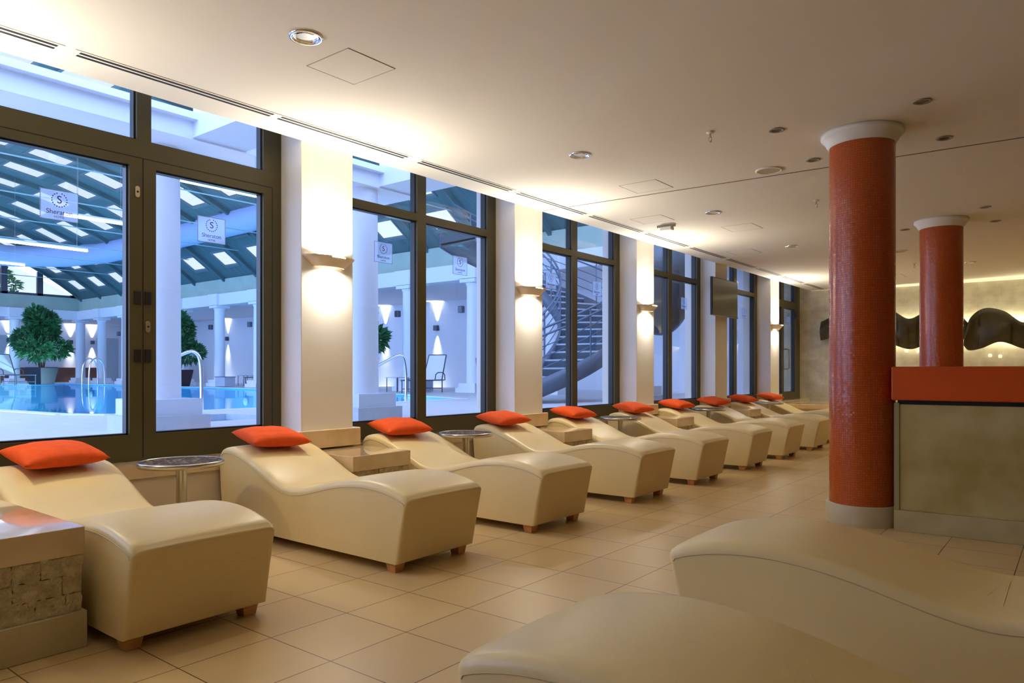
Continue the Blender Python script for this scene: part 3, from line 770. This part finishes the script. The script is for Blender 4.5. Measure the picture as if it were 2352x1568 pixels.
def hall_column(cx, cy, zt, R, label, big=False, grp='white columns round the pool'):
    r = thing('white_column', label, 'column', (cx, cy, ZD), 0, grp)
    a = .31 if big else .42*R/.21*.75; b2 = a+.06
    if big:
        B(cx-b2, cx+b2, cy-b2, cy+b2, ZD, ZD+.16).build('lower_plinth', M_plinth, r)
        B(cx-a, cx+a, cy-a, cy+a, ZD+.16, ZD+.33).build('upper_plinth', mat('upper_plinth_paint', (.66, .72, .84), .6), r)
        z0 = ZD+.33
    else:
        B(cx-b2, cx+b2, cy-b2, cy+b2, ZD, ZD+.14).build('lower_plinth', M_hwhite, r)
        B(cx-a, cx+a, cy-a, cy+a, ZD+.14, ZD+.27).build('upper_plinth', M_hwhite, r)
        z0 = ZD+.27
    MB().lathe([(R, z0), (R*.93, zt if big else zt-.17), (R*.93, zt+.002 if big else zt-.165)], cx=cx, cy=cy, seg=32).build('shaft', M_hwhite, r)
    if big: return r
    MB().lathe([(R*.93, zt-.19), (R*1.02, zt-.17), (R*1.08, zt-.10), (R*.95, zt-.099)], cx=cx, cy=cy, seg=32).build('necking', M_hwhite, r)
    B(cx-R*1.35, cx+R*1.35, cy-R*1.35, cy+R*1.35, zt-.10, zt).build('capital', M_hwhite, r)
    return r
hall_column(-7.70, 3.72, 3.62, .215, 'large white column just behind the nearest glazed door', True, 'large white columns near the windows')
hall_column(-7.42, 6.24, 3.62, .215, 'large white column just behind the potted-plant window', True, 'large white columns near the windows')
hall_column(-6.74, 12.56, 3.62, .20, 'large white column outside the window left of the television', True, 'large white columns near the windows')
XC = [-38.9, -36.2, -33.5, -30.75, -27.8, -24.95, -22.18, -19.39, -16.65, -13.95, -11.1]
for i, x in enumerate(XC): hall_column(x, HY, 3.92, .215, 'white column of the right-hand poolside row, '+ON[i]+' from its far corner')
for i, y in enumerate((HY, 12.9, 9.9, 6.9)): hall_column(HX, y, 3.92, .23, 'white column of the far poolside row, '+['at its corner', 'second from the corner', 'third from the corner', 'fourth from the corner'][i])
# beams, fascia band
bm_ = MB().box(HX-.25, -8.6, HY-.22, HY+.22, 3.92, 4.38)
for x in XC: bm_.box(x-.33, x+.33, HY-.32, HY+.3, 3.93, 4.38)
bm_.box(HX-.22, HX+.22, -2, HY+.2, 3.92, 4.38)
for y in (12.9, 9.9, 6.9): bm_.box(HX-.3, HX+.32, y-.33, y+.33, 3.93, 4.38)
struct(bm_.build('trim_colonnade_beam', M_hwhite))
f = MB().box(HX-.3, -8.6, HY-.12, HY+.3, 4.38, 4.98).box(HX-.3, HX+.12, -2, HY, 4.38, 5.05)
struct(f.build('trim_green_fascia', M_band))
# arcade behind the columns
struct(B(HX-4, -6.0, 20.3, 20.5, ZD, 4.2).build('wall_pool_right', M_hwhite))
struct(B(HX-4.2, HX-4.0, -8, 20.5, ZD, 4.4).build('wall_pool_far', M_hwhite))
struct(B(HX-4, -5.9, HY+.2, 20.3, 3.95, 4.05).build('ceiling_arcade_right', M_hceil))
struct(B(HX-4, HX-.2, -2, HY+.2, 3.95, 4.05).build('ceiling_arcade_far', M_hceil))
struct(B(-8.6, -5.87, 19.2, 19.4, ZD, 5.2).build('wall_pool_near_end', M_hwhite))
# dark panels and doorways of the far arcade
tag(B(HX-3.95, HX-3.75, 8.0, 18.2, ZD, 1.45).build('wood_parapet', M_brownpanel), 'low brown wood parapet behind the far columns', 'parapet')
tag(B(-38.6, -36.7, 18.2, 18.35, ZD, 1.75).build('wood_screen', M_brownpanel), 'dark brown wood screen between white columns by the pool corner', 'screen')
for i, y in enumerate((13.6, 18.9)):
    d = struct(B(HX-3.98, HX-3.96, y-.6, y+.6, ZD, 3.2).build('door_%d' % (i+1), mat('hall_door_%d' % i, (.42, .52, .60), .3)))
# soffit beams over the near walkway
s1 = MB().box(-7.95, -7.15, -6, 7.0, 3.62, 3.82)
s1.box(-7.15, -5.87, 3.80, 4.40, 3.64, 4.7); s1.box(-7.15, -5.87, 6.3, 6.9, 3.64, 4.3); s1.box(-7.15, -5.87, -.2, .3, 3.62, 4.6)
s1.box(-8.05, -7.05, -6, 7.1, 3.80, 3.87)
struct(s1.build('trim_near_beam', M_hwhite))

# barrel roof with skylights
cyr, R_ = 6.5, 14.7; zc = 8.32-R_
def arc(t): return (cyr+R_*sin(t), zc+R_*cos(t))
t_e = math.asin(9.35/R_); t_s = -math.asin(6.5/R_)
rf = MB(); th = .10
xs = []; x = -41.5
pitch = 2.3; gw = 1.05
cellsX = []
while x < -7.5: cellsX.append((x, x+pitch-gw, False)); cellsX.append((x+pitch-gw, x+pitch, True)); x += pitch
nA = 10; dt = (t_e-t_s)/nA
cellsT = []
t = t_s
for i in range(nA): ge = .90 if i < nA-1 else .66; cellsT += [(t, t+dt*.14, False), (t+dt*.14, t+dt*ge, True), (t+dt*ge, t+dt, False)]; t += dt
frm = MB(); skp = MB()
for (xa, xb, gx) in cellsX:
    if xb-xa < .05: continue
    for (ta, tb, gt) in cellsT:
        if gx and gt:
            y0_, z0_ = arc(ta); y1_, z1_ = arc(tb); skp.add([(xa, y0_, z0_+.03), (xb, y0_, z0_+.03), (xb, y1_, z1_+.03), (xa, y1_, z1_+.03)], [(0, 1, 2, 3)])
            # upstands round the opening
            for (p, q2) in ((ta, ta+.006), (tb-.006, tb)):
                y0_, z0_ = arc(p); y1_, z1_ = arc(q2); frm.hexa([(xa, y0_, z0_-.02), (xb, y0_, z0_-.02), (xb, y1_, z1_-.02), (xa, y1_, z1_-.02), (xa, y0_, z0_+.04), (xb, y0_, z0_+.04), (xb, y1_, z1_+.04), (xa, y1_, z1_+.04)])
            for (p, q2) in ((xa, xa+.06), (xb-.06, xb)):
                y0_, z0_ = arc(ta); y1_, z1_ = arc(tb); frm.hexa([(p, y0_, z0_-.02), (q2, y0_, z0_-.02), (q2, y1_, z1_-.02), (p, y1_, z1_-.02), (p, y0_, z0_+.04), (q2, y0_, z0_+.04), (q2, y1_, z1_+.04), (p, y1_, z1_+.04)])
            continue
        y0_, z0_ = arc(ta); y1_, z1_ = arc(tb)
        rf.add([(xa, y0_, z0_), (xb, y0_, z0_), (xb, y1_, z1_), (xa, y1_, z1_)], [(0, 1, 2, 3)])
rf_o = struct(rf.build('ceiling_barrel_roof', M_roof))
struct(frm.build('trim_skylight_frames', M_rooframe))
struct(skp.build('window_10', M_sky))
# keep the skylights free of purlins: only ribs are used
pu2 = MB()
for i in range(0, 15):
    xx = -41.5+pitch*i+.45
    for j in range(24):
        (y0_, z0_), (y1_, z1_) = arc(t_s+(t_e-t_s)*j/24), arc(t_s+(t_e-t_s)*(j+1)/24)
        pu2.hexa([(xx-.06, y0_, z0_-.16), (xx+.06, y0_, z0_-.16), (xx+.06, y1_, z1_-.16), (xx-.06, y1_, z1_-.16), (xx-.06, y0_, z0_), (xx+.06, y0_, z0_), (xx+.06, y1_, z1_), (xx-.06, y1_, z1_)])
struct(pu2.build('trim_roof_ribs', M_roof))
for i in range(9):
    xx = -39.0+3.6*i
    rr = MB().tube([(xx, 2.0, 5.72), (xx, 14.8, 5.72)], .018, 6)
    tag(rr.build('tie_rod', mat('tie_rod_steel', (.35, .55, .60), .4) if i == 0 else bpy.data.materials['tie_rod_steel']), 'thin steel tie rod spanning the pool hall, '+ON[i]+' from the far end', 'rod', 'tie rods under the roof')
# glazed gable above the far beam
gf = MB()
for i in range(12):
    y = -1.5+i*1.55
    if y > HY-.2: break
    dz = R_*R_-(y-cyr)**2
    zt = zc+math.sqrt(max(dz, .1))
    gf.box(HX-.08, HX+.08, y-.13, y+.13, 5.05, zt)
gf.box(HX-.08, HX+.08, -2, HY, 5.05, 5.17).box(HX-.05, HX+.05, -2, HY-1.2, 6.6, 6.68)
gw_ = struct(gf.build('window_9', M_frame_grey, base=(HX, 7, 5.05)))
pn = MB(); pn.add([(HX, -1.5, 5.1), (HX, HY-.2, 5.1), (HX, 10, 7.8), (HX, 6.5, 8.3), (HX, -1.5, 6.4)], [(0, 1, 2, 3, 4)]); pn.build('pane', glass_mat('tinted_gable_glass', (.42, .36, .27)), gw_)
# air duct
dc = thing('air_duct', 'wide pale blue fabric air duct hanging along the pool hall', 'duct', (-25, 13.6, 6.0))
MB().tube([(-19.0, 13.7, 6.45), (-24, 13.7, 6.4), (-29, 13.7, 6.35), (-33, 13.6, 6.35), (-35.6, 13.0, 6.35), (-37.2, 11.6, 6.35), (-37.8, 9.5, 6.35), (-38, 6, 6.35), (-38, -1, 6.35)], .46, 28).build('duct_tube', M_duct, dc)
MB().tube([(-18.98, 13.7, 6.45), (-18.6, 13.7, 6.45)], .30, 20).build('duct_nozzle', M_hwhite, dc)
# line lamps
for i, (x, y0_, y1_) in enumerate(((-13.9, 7.1, 8.95), (-19.2, 7.0, 8.6), (-24.4, 6.6, 9.55), (-29.4, 8.0, 9.45))):
    r = thing('line_lamp', 'bright linear pendant lamp over the pool, '+['nearest, behind the right door leaf', 'second nearest, crossing the left door leaf', 'third, over the far duct', 'farthest, at the left edge'][i], 'lamp', (x, (y0_+y1_)/2, 5), 0, 'linear lamps over the pool')
    MB().tube([(x, y0_, 5), (x, y1_, 5)], .035, 10).build('light_tube', M_tube, r)
    B(x-.05, x+.05, y0_, y1_, 5.035, 5.075).build('housing', M_hwhite, r)
    sw = MB()
    for yy in (y0_+.3, y1_-.3): sw.tube([(x, yy, 5.07), (x, yy, 8.0)], .004, 5)
    sw.build('suspension_wire', M_steel, r)

# wall sconces in the arcade
BL = (1, .96, .92)
WL = [(-14.2, 20.27, 'r'), (-19.68, 20.27, 'r'), (-22.65, 20.27, 'r'), (-34.67, 20.27, 'r'), (-29.0, 20.27, 'r'), (-8.6, 20.27, 'r'), (HX-3.97, 14.75-.9, 'l'), (HX-3.97, 16.9, 'l'), (HX-3.97, 18.05, 'l')]
WLn = ['right of the staircase', 'above the grey sun chair', 'right of the second potted plant', 'right of the pool corner column', 'seen through the right door leaf', 'beyond the staircase top', 'left of the far potted plant', 'right of the far potted plant', 'near the pool corner']
for i, (x, y, sd) in enumerate(WL):
    r = thing('updown_wall_lamp', 'small grey up-and-down wall lamp of the pool arcade, '+WLn[i], 'lamp', (x, y, 2.85), 0, 'up-and-down lamps of the arcade')
    if sd == 'r':
        B(x-.09, x+.09, y-.12, y+.02, 2.82, 3.02).build('lamp_body', M_frame_grey, r); lx, ly = x, y-.07
    else:
        B(x-.02, x+.12, y-.09, y+.09, 2.82, 3.02).build('lamp_body', M_frame_grey, r); lx, ly = x+.07, y
    area('arcade_uplight', (lx, ly, 3.03), (PI, 0, 0), .08, 5, BL, spread=.85)
    area('arcade_downlight', (lx, ly, 2.81), (0, 0, 0), .08, 5, BL, spread=.75)
# little loudspeakers on the columns
for i, x in enumerate((-36.2, -30.75, -27.8, -24.95, -16.65, -13.95, -11.1)):
    q = B(x-.36, x-.20, HY-.30, HY-.16, 2.95, 3.15).build('column_loudspeaker', M_frame_grey, bevel=.02)
    tag(q, 'small dark loudspeaker on the '+['second', 'fourth', 'fifth', 'sixth', 'ninth', 'tenth', 'eleventh'][i]+' column from the pool corner', 'loudspeaker', 'small loudspeakers on the poolside columns')
# grey planter boxes between the columns
for i, (x, s_) in enumerate(((-32.0, 'near the second potted plant'), (-26.9, 'right of the column behind the grey handrail'), (-23.9, 'at the right edge of the door leaf'), (-15.9, 'right of the ninth poolside column'), (-13.0, 'at the right edge of the chair window'))):
    r = thing('grey_box', 'low grey woven box beside a poolside column, '+s_, 'box', (x, HY-.2, ZD), 0, 'low grey boxes by the columns')
    B(x-.35, x+.35, HY-.5, HY-.05, ZD+.02, ZD+.38).build('box_body', M_slinggrey, r); B(x-.37, x+.37, HY-.52, HY-.03, ZD+.38, ZD+.40).build('box_lid', M_frame_grey, r)

# ---------------------------------------------------------------- potted shrubs
def foliage_mesh(n, seed, a=.85, hh=1.9, z0=.75, leaf=.17):
    random.seed(seed); m = MB(); vs = []; fs = []
    lobes = [(random.uniform(-.35, .35), random.uniform(-.35, .35), random.uniform(.25, .9), random.uniform(.35, .6)) for _ in range(9)]
    for _ in range(n):
        lx, ly, lz, lr = random.choice(lobes)
        while True:
            u = Vector((random.uniform(-1, 1), random.uniform(-1, 1), random.uniform(-1, 1)))
            if u.length < 1: break
        u = u.normalized()*(u.length**.45)
        taper = 1.15-.75*lz
        p = Vector(((lx*1.4*taper+u.x*lr*taper)*a, (ly*1.4*taper+u.y*lr*taper)*a, z0+lz*hh*.85+u.z*lr*.55))
        d = (u+Vector((random.uniform(-.6, .6), random.uniform(-.6, .6), random.uniform(-.2, .9)))).normalized()
        s_ = d.cross(Vector((random.uniform(-1, 1), random.uniform(-1, 1), random.uniform(-1, 1)))).normalized()
        l = leaf*random.uniform(.6, 1.3); w = l*.16
        o = len(vs); vs += [p, p+d*l*.45+s_*w, p+d*l-Vector((0, 0, l*.15)), p+d*l*.45-s_*w]; fs.append((o, o+1, o+2, o+3))
    m.add(vs, fs); return m
def plant(x, y, sc, rz, label, first=[None]):
    if first[0] is None:
        r = thing('potted_shrub', label, 'plant', (0, 0, ZD), 0, 'potted shrubs by the pool')
        foliage_mesh(6500, 5, leaf=.2).build('foliage', M_leaf, r, local=True)
        tw = MB()
        for k in range(5):
            a = k*1.3; tw.tube([(.05*cos(a), .05*sin(a), .5), (.12*cos(a), .12*sin(a), .95), (.35*cos(a+.4), .35*sin(a+.4), 1.7)], [.03, .022, .01], 6)
        tw.build('stems', M_twig, r, local=True)
        b, t_ = .25, .34
        MB().hexa([(-b, -b, 0), (b, -b, 0), (b, b, 0), (-b, b, 0), (-t_, -t_, .56), (t_, -t_, .56), (t_, t_, .56), (-t_, t_, .56)]).build('planter', M_pot, r, bevel=.02, local=True)
        B(-t_+.03, t_-.03, -t_+.03, t_-.03, .53, .565).build('soil', M_twig, r, local=True)
        first[0] = r; q = r
    else: q = copy_tree(first[0]); q['label'] = label
    q.location = (x, y, ZD); q.scale = (sc, sc, sc); q.rotation_euler = (0, 0, rz)
plant(-38.0, 12.9, 1.42, .4, 'bushy dark green shrub in a planter, farthest, at the pool corner')
plant(-28.9, 14.75, 1.2, 2.0, 'tall green shrub in a tapered planter behind the chrome handrail')
plant(-17.9, 14.85, 1.15, 3.6, 'green shrub half hidden by the large white column, nearest one')
# trees outside the gable
for i, (x, y, s_) in enumerate(((-51, 3.5, 'left'), (-50, 9.0, 'middle'), (-51, 14.5, 'right'))):
    r = thing('garden_tree', 'blurry green tree outside the gable windows, '+s_, 'tree', (x, y, 0), 0, 'trees beyond the pool hall')
    foliage_mesh(1800, 20+i, a=2.4, hh=3.2, z0=4.6, leaf=.36).build('crown', M_leaf, r, local=True)
    MB().tube([(0, 0, 0), (0, 0, 5.5)], .15, 8).build('trunk', M_twig, r, local=True)

# ---------------------------------------------------------------- sun chairs and small tables by the pool
def sun_chair():
    r = thing('sun_chair', '', 'sun lounger', (0, 0, ZD), 0, 'slatted sun loungers by the pool')
    fr = MB()
    for s_ in (-1, 1):
        y = .33*s_
        fr.tube([(-.9, y, .36), (.45, y, .36)], .022, 6)
        fr.tube([(-.85, y, 0), (-.85, y, .36)], .018, 6); fr.tube([(.38, y, 0), (.38, y, .36)], .018, 6)
        fr.tube([(-.1, y, .36), (-.05, y, .52), (.1, y, .58), (.45, y, .58), (.55, y, .52), (.58, y, .36), (.45, y, .36)], .016, 6)
        fr.tube([(.42, y*.92, .36), (.78, y*.85, 1.10)], .02, 6)
    fr.tube([(.78, -.28, 1.10), (.78, .28, 1.10)], .02, 6); fr.tube([(-.9, -.33, .36), (-.9, .33, .36)], .02, 6); fr.tube([(.38, -.33, .12), (.38, .33, .12)], .014, 6); fr.tube([(-.85, -.33, .12), (-.85, .33, .12)], .014, 6)
    fr.build('frame', M_frame_grey, r, local=True)
    B(-.88, .42, -.30, .30, .355, .368).build('seat_sling', M_sling, r, local=True)
    MB().hexa([(.42, -.29, .37), (.43, -.29, .36), (.43, .29, .36), (.42, .29, .37), (.765, -.265, 1.09), (.777, -.265, 1.08), (.777, .265, 1.08), (.765, .265, 1.09)]).build('back_sling', M_sling, r, local=True)
    return r
sc_ = sun_chair(); sc_.location = (-14.9, 14.9, ZD); sc_.rotation_euler = (0, 0, 1.9); sc_['label'] = 'grey framed sun lounger before the white arcade wall, seen through the second window'
q = copy_tree(sc_); q.location = (-26.6, 17.3, ZD); q.rotation_euler = (0, 0, .2); q['label'] = 'grey framed sun lounger between poolside columns, seen through the right door leaf'
q = copy_tree(sc_); q.location = (-37.6, 11.6, ZD); q.rotation_euler = (0, 0, 3.3); q['label'] = 'white sun lounger at the far pool end beside the dark shrub'; q.scale = (1.25, 1.25, 1.25)
def low_table(x, y, label):
    r = thing('poolside_table', label, 'table', (x, y, ZD), 0, 'small tables by the sun loungers')
    t = MB(); 
    for a in (-.22, .22):
        for b in (-.22, .22): t.tube([(x+a, y+b, ZD), (x+a, y+b, ZD+.42)], .014, 6)
    t.build('legs', M_frame_grey, r); B(x-.25, x+.25, y-.25, y+.25, ZD+.42, ZD+.44).build('table_top', M_slinggrey, r)
low_table(-16.0, 14.8, 'small grey poolside table left of the nearest sun lounger')
low_table(-28.0, 17.2, 'small grey poolside table left of the middle sun lounger')
low_table(-37.3, 10.9, 'small grey poolside table at the far left pool end')
for i, (x, y) in enumerate(((-16, 13.55), (-23, 14.15), (-30, 14.28), (-36, 14.28))):  # underwater sources added to brighten the pool water
    q = MB().lathe([(.001, -.02), (.12, -.02), (.14, 0), (.12, .02), (.001, .02)], seg=20)
    q.v = [(a+x, c+y-.03, b-.45+ZD) for a, b, c in q.v]
    q = q.build('added_pool_lamp', M_hwhite); tag(q, 'added round light source under water in the far pool wall, '+ON[i]+' from the right', 'lamp', 'added light sources in the pool')
    area('added_pool_light', (x, y-.1, ZD-.5), (PI/2, 0, PI), .3, 260, (.75, .95, 1))
# ---------------------------------------------------------------- pool rails and ladder
def rail(pts, r_, label, name='pool_handrail'):
    q = MB().tube(pts, r_, 12).build(name, M_chrome); tag(q, label, 'handrail', 'chrome rails of the pool'); return q
def smooth3(pts, n=5):
    out = []
    for i in range(len(pts)-1):
        p0 = pts[max(i-1, 0)]; p1 = pts[i]; p2 = pts[i+1]; p3 = pts[min(i+2, len(pts)-1)]
        for k in range(n):
            t = k/n; out.append(tuple(.5*((2*p1[j])+(-p0[j]+p2[j])*t+(2*p0[j]-5*p1[j]+4*p2[j]-p3[j])*t*t+(-p0[j]+3*p1[j]-3*p2[j]+p3[j])*t**3) for j in range(3)))
    out.append(pts[-1]); return out
rail(smooth3([(-10.75, 5.85, ZD), (-10.75, 5.85, 1.1), (-10.76, 5.83, 1.42), (-10.80, 5.76, 1.54), (-10.88, 5.66, 1.53), (-11.1, 5.35, 1.33), (-11.2, 5.2, 1.22)]), .030, 'bent chrome pool handrail seen through the right door leaf')
rail(smooth3([(-10.72, 10.15, ZD), (-10.72, 10.15, 1.2), (-10.74, 10.1, 1.50), (-10.80, 10.0, 1.56), (-11.0, 9.75, 1.40), (-11.6, 9.0, .9)]), .028, 'bent chrome pool handrail seen through the second window')
rail(smooth3([(-9.4, 11.55, ZD), (-9.5, 11.5, .95), (-9.62, 11.4, 1.25), (-9.5, 11.5, 1.6), (-9.4, 11.6, 1.75)]), .028, 'curved chrome rail at the right edge of the second window')
ld = thing('pool_ladder', 'chrome pool ladder on the far pool edge by the corner columns', 'ladder', (-36.6, 14.4, ZD))
for dx in (-.0, .75):
    MB().tube(smooth3([(-36.9+dx, 14.9, ZD), (-36.9+dx, 14.85, 1.5), (-36.9+dx, 14.55, 1.85), (-36.9+dx, 14.25, 1.5), (-36.9+dx, 14.2, .1)]), .035, 8).build('rail', M_chrome, ld)
for z in (.45, .2): MB().tube([(-36.9, 14.2, z), (-36.15, 14.2, z)], .03, 6).build('rung', M_chrome, ld)

# ---------------------------------------------------------------- curved staircase
st = thing('curved_staircase', 'curved steel staircase with dark treads behind the third window', 'staircase', (-9.5, 12.3, ZD))
CX, CY, RI, RO = -10.0, 12.6, 1.15, 2.45
A0 = math.radians(-52); NS = 22; dA = math.radians(10.2); RISE = .172
def hp(r, i, z): a = A0+dA*i; return (CX+r*cos(a), CY+r*sin(a), z)
for i in range(NS):
    z = ZD+RISE*(i+1)
    t = MB().hexa([hp(RI, i, z-.04), hp(RO, i, z-.04), hp(RO, i+1.1, z-.04), hp(RI, i+1.1, z-.04), hp(RI, i, z), hp(RO, i, z), hp(RO, i+1.1, z), hp(RI, i+1.1, z)])
    t.hexa([hp(RI, i+.98, z), hp(RO, i+.98, z), hp(RO, i+1.05, z), hp(RI, i+1.05, z), hp(RI, i+.98, z+RISE-.04), hp(RO, i+.98, z+RISE-.04), hp(RO, i+1.05, z+RISE-.04), hp(RI, i+1.05, z+RISE-.04)])
    to = t.build('tread', M_tread, st)
    MB().hexa([hp(RI, i-.02, z-.03), hp(RO, i-.02, z-.03), hp(RO, i+.14, z-.03), hp(RI, i+.14, z-.03), hp(RI, i-.02, z+.004), hp(RO, i-.02, z+.004), hp(RO, i+.14, z+.004), hp(RI, i+.14, z+.004)]).build('nosing', M_nosing, to)
def curved(r0, r1, zoff0, zoff1, i0=-.6, i1=NS, n=60):
    m = MB(); vs = []
    for k in range(n+1):
        i = i0+(i1-i0)*k/n; z = ZD+RISE*(i+1)
        vs += [hp(r0, i, max(z+zoff0, ZD)), hp(r1, i, max(z+zoff0, ZD)), hp(r1, i, max(z+zoff1, ZD+.02)), hp(r0, i, max(z+zoff1, ZD+.02))]
    fs = [(4*k+j, 4*k+(j+1) % 4, 4*k+4+(j+1) % 4, 4*k+4+j) for k in range(n) for j in range(4)]
    fs += [(0, 1, 2, 3), (4*n+3, 4*n+2, 4*n+1, 4*n)]
    m.add(vs, fs, True); return m
curved(RO, RO+.03, -.30, .06).build('outer_stringer', M_stringer, st)
curved(RI-.03, RI, -.30, .06).build('inner_stringer', M_stringer, st)
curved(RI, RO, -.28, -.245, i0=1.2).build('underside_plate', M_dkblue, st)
for (r, nm) in ((RO+.015, 'outer'), (RI-.015, 'inner')):
    for zo, rr, nn in ((1.0, .024, 'handrail'), (.86, .020, 'rail_bar'), (.65, .010, 'rail_bar'), (.45, .010, 'rail_bar'), (.25, .010, 'rail_bar')):
        pts = [hp(r, i*.5-.5, ZD+RISE*(i*.5+.5)+zo) for i in range(2*NS)]
        if nn == 'handrail': pts = [hp(r, -1.3, ZD+.55)]+[hp(r, -1.4, ZD+.85)]+pts
        MB().tube(pts, rr, 8).build(nn, M_stair, st)
    for i in range(0, NS, 4): MB().tube([hp(r, i, ZD+RISE*(i+1)-.1), hp(r, i, ZD+RISE*(i+1)+1.0)], .016, 8).build('baluster', M_stair, st)

ldg = thing('round_landing', 'dark rounded underside of a circular landing outside the window left of the television', 'landing', (-7.0, 13.95, 2.0))
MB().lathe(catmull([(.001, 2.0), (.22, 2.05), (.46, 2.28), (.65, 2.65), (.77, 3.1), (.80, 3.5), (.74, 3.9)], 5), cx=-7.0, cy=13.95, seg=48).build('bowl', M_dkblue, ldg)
MB().lathe([(.74, 3.9), (.80, 3.9), (.80, 4.05), (.001, 4.05)], cx=-7.0, cy=13.95, seg=48).build('floor_slab', M_hwhite, ldg)
# ------------------------------------------------------------------ world, camera, colour
w = bpy.data.worlds.new('dusk'); bpy.context.scene.world = w; w.use_nodes = True
bg = w.node_tree.nodes['Background']; bg.inputs[0].default_value = (.40, .55, 1.0, 1); bg.inputs[1].default_value = 4.7

cam = bpy.data.cameras.new('camera'); co = bpy.data.objects.new('camera', cam); C.objects.link(co)
cam.sensor_width = 36; cam.lens = 1662.5/2352*36; cam.shift_y = (852-784)/2352; cam.clip_start = .05; cam.clip_end = 300
co.location = (0, 0, 1.25); co.rotation_euler = (PI/2, 0, .6673)
sc = bpy.context.scene; sc.camera = co
sc.view_settings.view_transform = 'Standard'; sc.view_settings.look = 'None'; sc.view_settings.exposure = 0.27; sc.view_settings.gamma = 1; sc.view_settings.use_curve_mapping = False
